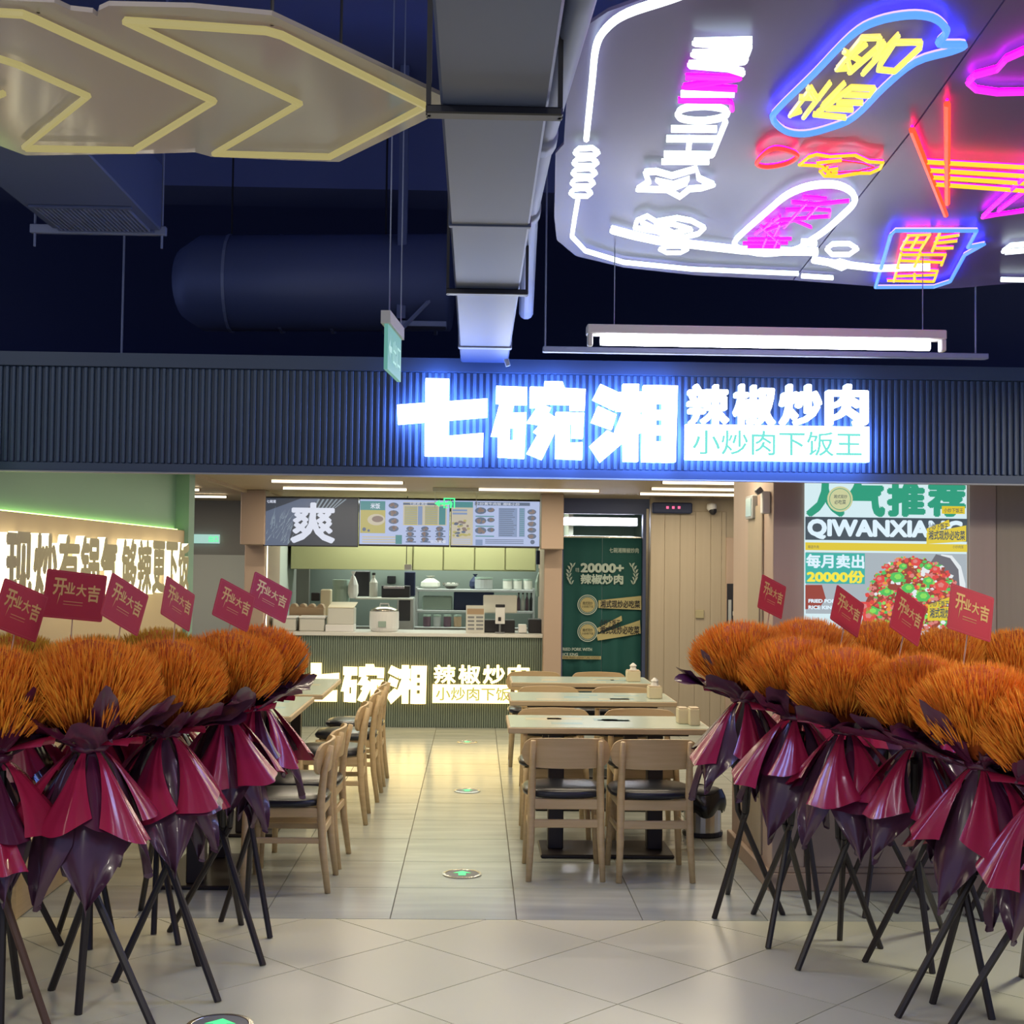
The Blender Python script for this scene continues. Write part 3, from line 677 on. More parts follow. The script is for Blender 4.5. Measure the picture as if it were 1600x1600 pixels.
# back shelves
YS = 14.9
X0, ZS0, X1, ZS1 = R4(650, 921, 834, 954, YS); ztop = ZS1
t = thing('kitchen_rack', 'grey two shelf steel rack behind the cashier monitor', 'rack', ((X0+X1)/2, YS, 0))
for z_ in (ZS1, ZS0, 0.55): b = B(); b.ebox(X0, YS, z_-.03, X1, YS+.4, z_, .004); obj('shelf', b, 'midgrey', t)
for x_ in (X0, X1):
    for y_ in (YS, YS+.38): b = B(); b.ebox(x_-.012, y_, 0, x_+.012, y_+.024, ZS1+.02, .003); obj('post', b, 'midgrey', t)
def on(name, label, cat, px0, px1, pytop, zb, Y, D, m, shape='box', group=None):
    xa = P(px0, pytop, Y).x; xb = P(px1, pytop, Y).x; zt = P((px0+px1)/2, pytop, Y).z
    t = thing(name, label, cat, ((xa+xb)/2, Y+D/2, zb), group=group); b = B()
    r = (xb-xa)/2; h = zt-zb; c = ((xa+xb)/2, Y+D/2, zb)
    if shape == 'box': b.ebox(xa, Y, zb, xb, Y+D, zt, .01); obj('body', b, m, t)
    elif shape == 'can':
        b.lathe([(r*.9, 0), (r, .01), (r, h*.8), (r*.9, h*.86)], c, 16); obj('body', b, m, t)
        b = B(); b.lathe([(r*1.02, h*.86), (r*1.02, h), (r*.6, h*1.0)], c, 16); obj('lid', b, 'greenish', t)
    elif shape == 'bottle':
        b.lathe([(r*.9, 0), (r, .01), (r, h*.6), (r*.35, h*.78), (r*.35, h*.92)], c, 12); obj('body', b, m, t)
        b = B(); b.lathe([(r*.42, h*.9), (r*.42, h)], c, 12); obj('cap', b, 'dark', t)
    elif shape == 'bag':
        b.lathe([(r*.7, 0), (r, h*.2), (r*.95, h*.5), (r*.4, h*.8), (r*.15, h*.86), (r*.45, h)], c, 9); obj('body', b, m, t)
    elif shape == 'bowl':
        b.lathe([(r*.4, 0), (r*.9, h*.6), (r, h), (r*.92, h), (r*.8, h*.6), (r*.3, h*.2)], c, 18); obj('body', b, m, t)
    return t
on('food_bag', 'clear bag of dry goods at the left of the top shelf', 'bag', 656, 688, 900, ZS1, YS+.1, .2, 'offwhite', 'bag')
on('metal_bowl', 'shallow metal bowl on the top shelf', 'bowl', 690, 718, 911, ZS1, YS+.1, .2, 'steel', 'bowl')
on('folded_apron', 'dark folded apron on the top shelf behind the pot', 'cloth', 733, 752, 897, ZS1, YS+.22, .12, 'navy', 'bag')
on('stock_pot', 'pale blue round pot on the top shelf', 'pot', 742, 770, 902, ZS1, YS+.06, .2, 'midgrey', 'can')
for k, (a, c_) in enumerate(((786, 801), (802, 816), (818, 832))):
    on('canister', 'white lidded canister on the top shelf, '+('left', 'middle', 'right')[k]+' of three', 'canister', a, c_, 905, ZS1, YS+.1, .12, 'offwhite', 'can', 'canisters on the top shelf')
on('tray_box', 'pale green plastic box on the middle shelf', 'box', 660, 706, 932, ZS0, YS+.06, .3, 'greenish')
on('dark_case', 'big rounded black case on the middle shelf', 'case', 709, 772, 925, ZS0, YS+.08, .25, 'navy')
for k in range(4):
    on('bottle', 'dark sauce bottle on the middle shelf, '+('leftmost of the four', 'second from the left', 'third from the left', 'rightmost of the four')[k]+'', 'bottle', 808+k*6.5, 813.5+k*6.5, 926, ZS0, YS+.1, .05, ('purplish', 'offwhite', 'purplish', 'dark')[k], 'bottle', 'sauce bottles on the rack')
for k in range(4):
    on('sauce_jar', 'small jar on the worktop behind the counter, '+('leftmost', 'second from left', 'third from left', 'rightmost')[k]+' of the row', 'jar', 661+k*16, 673+k*16, 961, zc, YS-.1, .09, ('purplish', 'midgrey', 'purplish', 'cardboard')[k], 'can', 'jars behind the counter')
simple('worktop_bench', 'low steel bench along the kitchen back wall', 'bench', 452, 1000, 640, 1090, YS+.1, .5, 'midgrey')
b = B(); X0, _, X1, _ = R4(452, 940, 836, 990, YS-.15); b.box(X0, YS-.25, 0, X1, YS-.02, zc-.04); b.box(X0, YS-.27, zc-.04, X1, YS-.01, zc)
tag(obj('rear_bench', b, 'midgrey'), 'steel bench running behind the order counter', 'bench')
# microwave and bench machines on the left
t = simple('microwave', 'small oven with a dark window right of the rice cooker', 'oven', 620, 934, 646, ZK, YB+.9, .3, 'midgrey')
b, q = bx(623, 938, 641, 970, YB+.89, .01); obj('window', b, 'dark', t)
t = simple('warming_box', 'black and steel machine on the shelf above the oven', 'machine', 596, 915, 640, 934, YB+.95, .3, 'dark'); b, q = bx(599, 916, 632, 920, YB+.94, .02); obj('front_bar', b, 'steel', t)
simple('side_shelf', 'thin wall shelf above the rice cooker', 'shelf', 555, 934, 645, 937, YB+.88, .4, 'offwhite')
on('ingredient_barrel', 'tall greenish barrel under a plastic bag', 'barrel', 518, 545, 906, zc, YB+.9, .25, 'greenish', 'can')
on('plastic_bag', 'crumpled clear plastic bag hanging beside the barrel', 'bag', 543, 560, 893, P(552, 935, YB+.9).z, YB+.9, .1, 'white', 'bag')
on('apron', 'dark apron hanging on the kitchen back wall', 'apron', 552, 578, 892, P(560, 932, YB+1.0).z, YB+1.1, .08, 'dark', 'box')
on('squeeze_bottle', 'white bottle with a grey ring on the shelf', 'bottle', 577, 590, 895, P(583, 933, YB+.95).z, YB+.95, .1, 'offwhite', 'bottle')
on('dark_coat', 'dark purple coat hanging by the rack', 'coat', 632, 649, 893, P(640, 932, YB+1.1).z, YB+1.2, .08, 'navy', 'box')
on('carton', 'cream upright carton behind the bread tray', 'box', 501, 517, 921, zc, YB+.7, .15, 'cream')
simple('wall_socket', 'small black box on the kitchen wall above the shelf', 'box', 605, 900, 618, 912, 16.2, .08, 'dark')
simple('wall_box', 'black speaker box at the top right of the kitchen', 'speaker', 838, 860, 848, 882, YB+.7, .1, 'navy')
simple('black_device', 'small black device left of the cream carton', 'device', 486, 926, 499, 939, YB+.9, .1, 'dark')
on('hanging_bag', 'thin pale bag hanging at the right end of the kitchen', 'bag', 836, 850, 888, P(843, 932, YB+.8).z, YB+.8, .06, 'greenish', 'bag')
b = B(); p = P(638, 884, 13.9); b.cyl((p.x-.02, 13.9, p.z), (p.x-.02, 13.9, ZC), .004); t = thing('hanging_camera', 'small white box hanging on a wire above the counter', 'camera', (p.x, 13.9, p.z)); obj('wire', b, 'dark', t)
b, q = bx(632, 882, 643, 891, 13.88, .06); obj('body', b, 'white', t)

# ------------------------------------------------------------------ doorway with the green curtain
YD = 13.9
xd0 = P(878, 900, YD).x; xd1 = P(1006, 900, YD).x
b = B(); b.box(xj1, 15.6, 0, 3.2, 15.7, ZC); b.box(xd1+.1, 13.7, 0, xd1+.15, 15.6, ZC); struct('wall_store', b, 'greenish', 'dim wall of the store room behind the curtain', 'wall')
t = thing('curtain', 'green printed door curtain hanging in the black framed doorway', 'curtain', ((xd0+xd1)/2, YD, 0))
X0 = P(880, 900, YD).x; X1 = P(1003, 900, YD).x; ZU = P(940, 840, YD).z; mid = P(941, 900, YD).x
def leaf(a, c):
    b = B(); b.grid(lambda u, v: Vector((a+(c-a)*u, YD+0.012*math.sin(u*13+a*5)*(0.3+v)+.02, ZU-v*(ZU-0.42))), 36, 8); o = obj('curtain_leaf', b, 'curtain', t, smooth=True)
    m_ = o.modifiers.new('thick', 'SOLIDIFY'); m_.thickness = .004
leaf(X0, mid-.004); leaf(mid+.004, X1)
YP = YD-.012
letters(t, 'curtain_print', YP, ('七碗湘辣椒炒肉', 952, 856, 998, 864, .012, .002), ('20000+', 907, 880, 975, 895, .05, .002), ('辣椒炒肉', 907, 897, 974, 913, .04, .002), ('年售', 899, 887, 905, 894, 0, .002), ('FRIED PORK WITH', 877, 1012, 925, 1017, .03, .002), ('RICE KING', 877, 1020, 903, 1025, .03, .002))
b = B()
for s in (-1, 1):
    for k in range(6):
        a = -0.9+k*0.32; x = 941+s*(50-3*math.cos(a*2)); x = 941+s*(36+16*math.cos(a)); y = 896+19*math.sin(a)+2
        qpoly(b, [(x, y+3), (x+s*1.2, y-2.5), (x+s*5, y-4), (x+s*3, y+1)], YP); qpoly(b, [(x, y+3), (x-s*1.2, y-2.5), (x-s*4.2, y-4), (x-s*2, y+1)], YP)
for yy in (945, 987):
    qring(b, 918, yy, 14.5, 15.8, YP, 0); qdisc(b, 918, yy, 11.5, YP, 1, .003); qring(b, 918, yy, 12.3, 13.2, YP, 0)
qpoly(b, [(935, 938), (1002, 931), (1002, 953), (935, 950)], YP, 1, .002); qpoly(b, [(932, 982), (971, 962), (972, 970), (936, 988)], YP, 1, .002); qpoly(b, [(932, 992), (1000, 969), (1001, 990), (934, 1001)], YP, 1, .0025)
qrect(b, 877, 1025, 939, 1030, YP, 1, .002)
obj('print', b, ['curtain_print', 'curtain_tape'], t)
letters(t, 'dark', YP, ('湘式现炒必吃菜', 938, 938, 1000, 950, .025, .006), ('小炒下饭王', 937, 968, 969, 978, .02, .006), ('湘式现炒必吃菜', 937, 978, 999, 991, .025, .006), ('STIR FRIED SIGNATURE FOODS', 880, 1026, 937, 1029, 0, .006))
for yy in (945, 987): letters(t, 'dark', YP, ('湘式现炒', 910, yy-5, 926, yy, 0, .006), ('小炒肉下饭', 909, yy+1, 927, yy+5, 0, .006))
b = B(); b.cyl((X0, YD+.02, ZU+.005), (X1, YD+.02, ZU+.005), .012); obj('rod', b, 'steel', t)
# frame and transom
b = B(); zt = ZC; b.box(xd0-.02, YD-.06, ZC-.16, xd1+.05, YD+.06, ZC)
b.box(P(1004, 900, YD-.05).x, YD-.06, 0, P(1016, 900, YD-.05).x, YD+.06, ZC-.16); b.box(xd0-.02, YD-.03, 0, xd0+.01, YD+.06, ZC-.16)
door2 = struct('door_2', b, 'duct_dark', 'dark metal frame of the curtained doorway', 'door frame')
b = B(); b.box(P(1009, 900, YD-.07).x, YD-.075, 0, P(1013, 900, YD-.07).x, YD-.06, ZC-.1); obj('edge_trim', b, 'steel', door2)
x0, z0, x1, z1 = R4(879, 811, 994, 820, 14.3)
t = thing('tube_light', 'bright white tube light above the green curtain', 'light', ((x0+x1)/2, 14.3, z0)); b = B(); b.cyl((x0, 14.3, (z0+z1)/2), (x1, 14.3, (z0+z1)/2), (z1-z0)/2, n=10); obj('tube', b, 'tube_white', t)
b = B(); b.ebox(x0-.02, 14.33, z0-.01, x1+.02, 14.38, z1+.02, .004); obj('fitting', b, 'white', t)
area('lamp', ((x0+x1)/2, 14.25, z0-.02), 0.7, .06, 6, (0.9, 1, 0.95), parent=t)
# beige panelled wall with hidden door
YW = 13.4
xw0 = P(1016, 900, YW).x; xw1 = P(1152, 900, YW).x
b = B(); b.box(xw0, YW, 0, 3.4, YW+.1, ZC)
wr = struct('wall_back', b, 'panel_beige', 'beige panelled wall right of the curtained doorway', 'wall')
edges = [1016, 1038, 1062, 1086, 1110, 1127, 1134]
for a, c in zip(edges[:-1], edges[1:]):
    b = B(); b.ebox(P(a, 900, YW).x+.0007, YW-.012, 0.0, P(c, 900, YW).x-.0007, YW, ZC-.14, .003); obj('panel', b, 'panel_beige', wr)
b, q = bx(1134, 840, 1152, 1200, YW-.03, .03); obj('panel', b, 'jamb', wr)
simple('access_pad', 'small grey square pad on the beige panelled wall', 'switch', 1087, 953, 1100, 966, YW-.03, .02, 'letter_metal', c=.003)
t = simple('door_window', 'narrow dark upright window beside the beige panels', 'window', 1136, 912, 1150, 985, YW-.06, .02, 'dark', c=.003); b, q = bx(1138, 937, 1143, 984, YW-.07, .01); obj('pane', b, 'midgrey', t); b, q = bx(1145, 955, 1149, 962, YW-.07, .01); obj('reflection_strip', b, 'offwhite', t)
x0, z0, x1, z1 = R4(1020, 785, 1082, 802, YW-.1)
t = thing('air_curtain', 'dark navy air curtain unit with three red digits on the wall', 'appliance', ((x0+x1)/2, YW-.1, z0)); b = B(); b.ebox(x0, YW-.1, z0, x1, YW-.012, z1, .012); obj('body', b, 'navy', t)
b = B()
for k in range(3): qrect(b, 1041+k*9, 791, 1045+k*9, 795, YW-.1, 0, .003)
obj('digits', b, 'led_red', t)
p = P(1113, 795, YW-.12)
t = thing('security_camera', 'white dome camera with a black eye on the beige wall', 'camera', (p.x, YW-.1, p.z)); b = B(); b.lathe([(.01, .06), (.045, .05), (.05, .03), (.05, 0), (.03, -.02)][::-1], (p.x, YW-.08, p.z), 18); obj('body', b, 'white', t, smooth=True)
b = B(); b.lathe([(0.002, -.055), (.02, -.05), (.036, -.03), (.04, -.005), (.03, .02)], (p.x+.01, YW-.09, p.z-.005), 16); obj('lens_dome', b, 'dark', t, smooth=True)

# ------------------------------------------------------------------ right pillar with light box poster
YQ = 6.90
b = B(); b.box(XR, YQ, 0, 3.8, 8.0, ZC)
pr = struct('wall_right', b, 'panel_pink', 'pinkish timber clad pillar on the right of the shop front', 'wall')
xr = [1211, 1258, 1512, 1556]
b = B(); b.ebox(XR-.008, YQ-.012, .12, P(1258, 900, YQ).x-.003, YQ, ZC-.01, .003); obj('panel', b, 'panel_pink', pr)
b = B(); b.ebox(P(1512, 900, YQ).x+.003, YQ-.012, .12, P(1556, 900, YQ).x-.003, YQ, ZC-.01, .003); obj('panel', b, 'panel_pink', pr)
b = B(); b.ebox(P(1556, 900, YQ).x+.003, YQ-.006, .12, 3.8, YQ, ZC-.01, .003); obj('panel', b, 'panel_beige', pr)
b = B(); b.ebox(P(1258, 900, YQ).x+.002, YQ-.012, .12, P(1512, 900, YQ).x-.002, YQ, 1.02, .003); obj('panel', b, 'panel_pink', pr)
b = B(); b.ebox(XR-.03, YQ-.03, 0, 3.8, YQ+.0, .09, .004); b.ebox(XR-.02, YQ-.02, .09, 3.8, YQ, .12, .004); b.ebox(XR-.03, YQ, 0, XR, 8.0, .09, .004)
struct('baseboard_right', b, 'jamb', 'timber baseboard of the right pillar', 'baseboard')
b = B(); b.ebox(XR-.012, YQ+.25, .12, XR, YQ+.62, 2.0, .003); b.box(XR-.02, YQ+.28, 1.25, XR-.012, YQ+.29, 1.5); d3 = struct('door_3', b, 'panel_beige', 'flush service door on the side of the right pillar', 'door')
b = B(); b.cyl((XR-.02, YQ+.3, .42), (XR-.02, YQ+.3, .56), .012, n=8); obj('hinge', b, 'letter_metal', d3)
b = B(); b.ebox(XR-.03, YQ+.42, 1.93, XR, YQ+.60, 2.06, .004)
t = thing('wall_display', 'small teal panel high on the side of the right pillar', 'display', (XR-.02, YQ+.5, 2.0)); obj('frame', b, 'midgrey', t)
b = B(); b.box(XR-.034, YQ+.44, 1.945, XR-.03, YQ+.58, 2.045); obj('panel', b, 'laminate_blue', t)
x0, z0, x1, z1 = R4(1192, 768, 1210, 803, YQ+.12)
b = B(); b.ebox(XR-.045, YQ+.08, z0, XR-.002, YQ+.14, z1, .005); t = thing('emergency_light', 'white emergency lamp box on the side of the right pillar', 'lamp', (XR-.03, YQ+.1, z0)); obj('body', b, 'white', t)
b = B(); b.cyl((XR-.075, YQ+.10, z1-.01), (XR-.045, YQ+.10, z1+.012), .016, n=10); obj('lamp_head', b, 'grey', t)
# poster
YL = YQ-.03
x0, z0, x1, z1 = R4(1258, 750, 1511, 985, YL); ztop = ZC-.05
t = thing('light_box_poster', 'bright backlit poster of a spicy stir fried dish on the right pillar', 'poster', ((x0+x1)/2, YL, 1.1))
b = B(); b.ebox(x0, YL, 1.08, x1, YQ, ztop, .004); obj('housing', b, 's_p_white', t)
b = B()
qrect(b, 1258, 700, 1511, 753, YL, 0, .002)
qrect(b, 1258, 809, 1511, 845, YL, 2, .003); qrect(b, 1258, 849, 1511, 861, YL, 3, .003)
qrect(b, 1259, 864, 1510, 960, YL, 4, .002); qrect(b, 1258, 864, 1351, 889, YL, 5, .004); qrect(b, 1258, 889, 1351, 912, YL, 5, .004)
qpoly(b, [(1258, 914), (1284, 914), (1290, 935), (1280, 950), (1258, 952)], YL, 6, .004)
qpoly(b, [(1470, 866), (1487, 868), (1501, 885), (1508, 912), (1508, 960), (1470, 960)], YL, 7, .004)
qpoly(b, [(1462, 866), (1484, 872), (1497, 890), (1500, 930), (1470, 960), (1440, 900)], YL, 8, .005)
qpoly(b, [(1345, 985), (1350, 945), (1368, 905), (1395, 880), (1425, 870), (1462, 880), (1488, 905), (1500, 940), (1500, 985)], YL, 6, .0055)
random.seed(12)
pts = []
for k in range(900):
    a = random.random()*2*PI; r = math.sqrt(random.random()); x = 1428+74*r*math.cos(a); y = 935+70*r*math.sin(a)
    if y > 985 or x > 1500 or x < 1345: continue
    if (x-1425)**2/76**2+(y-945)**2/75**2 > 1: continue
    mm = random.choices((9, 10, 11, 12, 13, 6, 7), (24, 26, 16, 10, 12, 8, 10))[0]; s = random.uniform(1.5, 5.0)
    n_ = random.choice((4, 5, 6)); a0 = random.random()*6
    qpoly(b, [(x+s*random.uniform(.7, 1.2)*math.cos(a0+2*PI*i/n_), y+s*random.uniform(.6, 1)*math.sin(a0+2*PI*i/n_)) for i in range(n_)], YL, mm, .0058+k*4e-6)
for x, y, s in ((1401, 902, 12), (1418, 919, 11), (1441, 932, 12), (1449, 908, 9), (1410, 885, 7), (1449, 885, 7), (1384, 925, 9), (1362, 955, 11)):
    q_ = [(x+s*math.cos(2*PI*i/6+x), y+s*.75*math.sin(2*PI*i/6+x)) for i in range(6)]; qpoly(b, q_, YL, 11, .0105); qpoly(b, [(x+(u-x)*.5+1, y+(v-y)*.5-1) for u, v in q_], YL, 12, .011)
for x, y, s in ((1350, 948, 12), (1374, 905, 9), (1470, 915, 12), (1461, 890, 8), (1430, 878, 9), (1385, 885, 6), (1357, 963, 12)):
    q_ = [(x+s*math.cos(2*PI*i/5+x), y+s*.8*math.sin(2*PI*i/5+x)) for i in range(5)]; qpoly(b, q_, YL, 9, .0105); qpoly(b, [(x+(u-x)*.45-1, y+(v-y)*.45-1) for u, v in q_], YL, 10, .011)
qdisc(b, 1312, 780, 20, YL, 14, .006, 24); qring(b, 1312, 780, 16, 17, YL, 1, .008); 
qrect(b, 1471, 791, 1507, 803, YL, 3, .006); qpoly(b, [(1447, 826), (1482, 812), (1484, 822), (1449, 837)], YL, 3, .006); qpoly(b, [(1447, 833), (1509, 821), (1509, 846), (1447, 850)], YL, 3, .0065)
qpoly(b, [(1448, 945), (1482, 933), (1484, 942), (1449, 955)], YL, 3, .012); qpoly(b, [(1448, 954), (1509, 942), (1509, 968), (1448, 970)], YL, 3, .0125)
obj('picture', b, ['s_p_grey', 's_p_green', 's_p_dark', 's_p_yellow', 's_p_grey', 's_p_bg2', 's_p_brown', 's_p_rim', 's_p_shadow', 's_p_red', 's_p_pink', 's_p_leaf', 's_p_lime', 's_p_orange', 's_p_stamp'], t)
b = B()
for k, ch in enumerate('人气推荐'): letters(t, 's_p_green', YL, (ch, 1259+k*63, 752, 1259+k*63+61, 808, .06, .004))
letters(t, 's_p_letter', YL, ('QIWANXIANG', 1261, 812, 1504, 844, .055, .005), ('每月卖出', 1259, 866, 1350, 888, .035, .006), ('FRIED PORK', 1262, 936, 1310, 942, .05, .014), ('RICE KING', 1262, 946, 1305, 952, .05, .014))
letters(t, 's_p_text', YL, ('20000份', 1260, 891, 1350, 911, .05, .006))
letters(t, 's_p_dark', YL, ('小炒下饭王', 1449, 817, 1481, 828, .02, .008), ('湘式现炒必吃菜', 1450, 829, 1507, 844, .025, .008), ('小炒下饭王', 1450, 938, 1481, 948, .02, .016), ('湘式现炒必吃菜', 1451, 950, 1507, 966, .025, .016), ('湘式现炒', 1302, 773, 1323, 779, .01, .009), ('必吃菜', 1303, 781, 1321, 788, .01, .009), ('精选牛肉', 1262, 852, 1279, 857, 0, .005), ('小炒肉饭', 1488, 852, 1505, 857, 0, .005), ('小炒下饭王', 1474, 794, 1504, 801, .01, .008))

# ------------------------------------------------------------------ tables and chairs
def table(x0, y0, x1, y1, label, along='x'):
    t = thing('dining_table', label, 'table', ((x0+x1)/2, (y0+y1)/2, 0), group='restaurant tables')
    b = B(); b.ebox(x0, y0, .715, x1, y1, .748, .004); obj('tabletop', b, 'wood_h', t)
    b = B(); b.box(x0+.012, y0+.012, .748, x1-.012, y1-.012, .7505); 
    cx, cy = (x0+x1)/2, (y0+y1)/2; L = (x1-x0) if along == 'x' else (y1-y0)
    random.seed(int(abs(cy)*100))
    for k in range(6):
        u = random.uniform(x0+.08, x1-.3); v = random.uniform(y0+.06, y1-.2); b.box(u, v, .7505, u+random.uniform(.12, .24), v+random.uniform(.06, .12), .7509, random.choice((1, 2)))
    obj('laminate_top', b, ['laminate', 'laminate_blue', 'laminate_cream'], t)
    for s in (-1, 1):
        px, py = (cx+s*L*.25, cy) if along == 'x' else (cx, cy+s*L*.25)
        b = B(); b.ebox(px-.045, py-.045, .02, px+.045, py+.045, .715, .006); obj('column', b, 'leg_black', t)
    b = B()
    if along == 'x': b.ebox(cx-.38, cy-.2, 0.001, cx+.38, cy+.2, .022, .006)
    else: b.ebox(cx-.2, cy-.38, 0.001, cx+.2, cy+.38, .022, .006)
    obj('base_plate', b, 'leg_black', t)
    b = B(); b.ebox(x0+.12, y0+.1, .695, x1-.12, y1-.1, .715, .004); obj('rail', b, 'leg_black', t)
    return t
table(0.19, 7.48, 1.34, 8.10, 'wooden edged table nearest the entrance in the right row')
table(0.235, 8.93, 1.36, 9.53, 'wooden edged table second from the entrance in the right row')
table(0.28, 10.28, 1.38, 10.86, 'wooden edged table farthest from the entrance in the right row')
table(-1.72, 6.62, -1.10, 7.78, 'wooden edged table in the left row behind the flower stands', 'y')
table(-1.70, 7.90, -1.08, 9.06, 'wooden edged table in the middle of the left row', 'y')
table(-1.66, 9.20, -1.04, 10.44, 'wooden edged table farthest back in the left row', 'y')
def make_chair(label):
    t = thing('dining_chair', label, 'chair', (0, 0, 0))
    def leg(path, r): b = B(); b.tube(path, 0, 8, rs=r); return b
    for s in (-1, 1):
        obj('leg', leg([(s*.200, .19, .0), (s*.188, .185, .25), (s*.178, .18, .425)], [.015, .019, .020]), 'wood', t, world=False, smooth=True)
        obj('leg', leg([(s*.195, -.235, 0), (s*.185, -.205, .22), (s*.182, -.19, .44), (s*.180, -.205, .60), (s*.178, -.238, .735)], [.015, .020, .021, .018, .014]), 'wood', t, world=False, smooth=True)
        b = B(); b.ebox(s*.182-.010, -.19, .375, s*.182+.010, .18, .425, .004); obj('side_rail', b, 'wood', t, world=False)
        b = B(); b.ebox(s*.188-.008, -.20, .245, s*.188+.008, .18, .275, .004); obj('stretcher', b, 'wood', t, world=False)
    for y in (-.19, .175): b = B(); b.ebox(-.18, y-.01, .37, .18, y+.01, .425, .004); obj('cross_rail', b, 'wood', t, world=False)
    b = B(); b.ebox(-.182, -.200-.009, .275, .182, -.200+.009, .318, .004); obj('stretcher', b, 'wood', t, world=False)
    # seat cushion: rounded square dome
    b = B(); n = 32; rings = []
    for rr, z in ((.86, .425), (1.0, .436), (1.02, .452), (.96, .468), (.7, .478), (.3, .482), (.02, .483)):
        ring = []
        for i in range(n):
            a = 2*PI*i/n; c, s = math.cos(a), math.sin(a); k = (abs(c)**3.2+abs(s)**3.2)**(-1/3.2)
            ring.append((.222*rr*k*c, .215*rr*k*s+0.0, z))
        rings.append(ring)
    vs = [v for r in rings for v in r]; fs = [(i*n+j, i*n+(j+1) % n, (i+1)*n+(j+1) % n, (i+1)*n+j) for i in range(len(rings)-1) for j in range(n)]
    fs += [tuple(range(n-1, -1, -1)), tuple(range((len(rings)-1)*n, len(rings)*n))]; b.add(vs, fs); obj('seat_cushion', b, 'cushion', t, world=False, smooth=True)
    # curved backrest
    b = B(); nu, nv = 32, 8
    def bk(u, v, th):
        x = (u-.5)*2; e = math.sqrt(max(0, 1-max(0, abs(x)-.72)**2/.0784)) if abs(x) > .72 else 1
        zc_ = .665+(.01*math.cos(x*1.5)); h = .070*e+.004+(.015*(1-x*x))*(1 if v < .5 else 0)
        z = zc_+(v-.5)*2*h; y = -.245+.055*x*x*1.0-.12*(z-.6)+th
        return Vector((x*.238, y+.025, z))
    A = [bk(i/nu, j/nv, 0) for j in range(nv+1) for i in range(nu+1)]; Bk = [bk(i/nu, j/nv, .016) for j in range(nv+1) for i in range(nu+1)]; W = nu+1; N_ = len(A)
    fs = []
    for j in range(nv):
        for i in range(nu):
            q = (j*W+i, j*W+i+1, (j+1)*W+i+1, (j+1)*W+i); fs.append(q); fs.append(tuple(N_+k for k in q[::-1]))
    ed = [(i, i+1) for i in range(nu)]+[(nu+j*W, nu+(j+1)*W) for j in range(nv)]+[(nv*W+i+1, nv*W+i) for i in range(nu)]+[((j+1)*W, j*W) for j in range(nv)]
    for a, c in ed: fs.append((a, N_+a, N_+c, c))
    b.add(A+Bk, fs); o = obj('backrest', b, 'wood', t, world=False, smooth=False); bevel(o, .004, 2)
    return t
ch0 = None
def chair(x, y, rz, label):
    global ch0
    if ch0 is None:
        ch0 = make_chair(label); ch0.location = (x, y, 0); ch0.rotation_euler = (0, 0, rz); ch0['group'] = 'wooden dining chairs'; return
    dup(ch0, (x, y, 0), rz, label, 'wooden dining chairs')
chair(0.49, 7.28, 0, 'wooden chair with black cushion, left of the two nearest with backs to the entrance')
chair(0.955, 7.26, 0.03, 'wooden chair with black cushion, right of the two nearest with backs to the entrance')
chair(0.50, 8.30, PI, 'wooden chair facing the entrance behind the nearest right table, left seat')
chair(1.05, 8.30, PI, 'wooden chair facing the entrance behind the nearest right table, right seat')
chair(0.55, 9.80, PI, 'wooden chair facing the entrance behind the second right table, left seat')
chair(1.10, 9.80, PI, 'wooden chair facing the entrance behind the second right table, right seat')
chair(0.50, 11.15, PI, 'wooden chair facing the entrance behind the farthest right table, left seat')
chair(1.05, 11.15, PI, 'wooden chair facing the entrance behind the farthest right table, right seat')
chair(-0.96, 6.97, PI/2, 'wooden chair with its back to the aisle, nearest of the left row')
chair(-0.95, 7.50, PI/2-.04, 'wooden chair with its back to the aisle, second of the left row')
chair(-0.92, 8.70, PI/2+.03, 'wooden chair with its back to the aisle, third of the left row')
chair(-0.90, 9.50, PI/2, 'wooden chair with its back to the aisle, fourth of the left row')
chair(-0.90, 10.15, PI/2, 'wooden chair with its back to the aisle, farthest of the left row')
# things on the tables
def tbox(name, label, px0, px1, py0, py1, Y, tissue=True, D=.12):
    x0 = P(px0, py1, Y).x; x1 = P(px1, py1, Y).x; zt = P((px0+px1)/2, py0, Y).z
    t = thing(name, label, 'box', ((x0+x1)/2, Y+D/2, .7512)); b = B(); b.ebox(x0, Y, .7512, x1, Y+D, zt, .004); obj('body', b, 'cream', t)
    b = B(); b.ebox(x0+.004, Y+.004, zt, x1-.004, Y+D-.004, zt+.006, .002); obj('lid', b, 'wood_h', t)
    if tissue:
        b = B(); cx = (x0+x1)/2; cy = Y+D/2; b.lathe([(.03, 0), (.022, .02), (.028, .035), (.006, .055)], (cx, cy, zt+.006), 6); obj('tissue', b, 'white', t)
tbox('tissue_box', 'wooden tissue box on the farthest right table', 980, 1001, 1049, 1066, 10.42)
tbox('tissue_box', 'wooden tissue box on the second right table', 1014, 1035, 1074, 1090, 9.12)
tbox('chopstick_box', 'wooden cutlery box at the right end of the nearest right table, left of two', 1060, 1076, 1108, 1133, 7.70, False, .10)
tbox('napkin_box', 'wooden cutlery box at the right end of the nearest right table, right of two', 1078, 1094, 1108, 1133, 7.62, False, .10)
t = thing('napkin_box', 'wooden tissue box on the middle left table', 'box', (-1.35, 9.7, .7512)); b = B(); b.ebox(-1.42, 9.65, .7512, -1.28, 9.78, .83, .004); obj('body', b, 'cream', t)
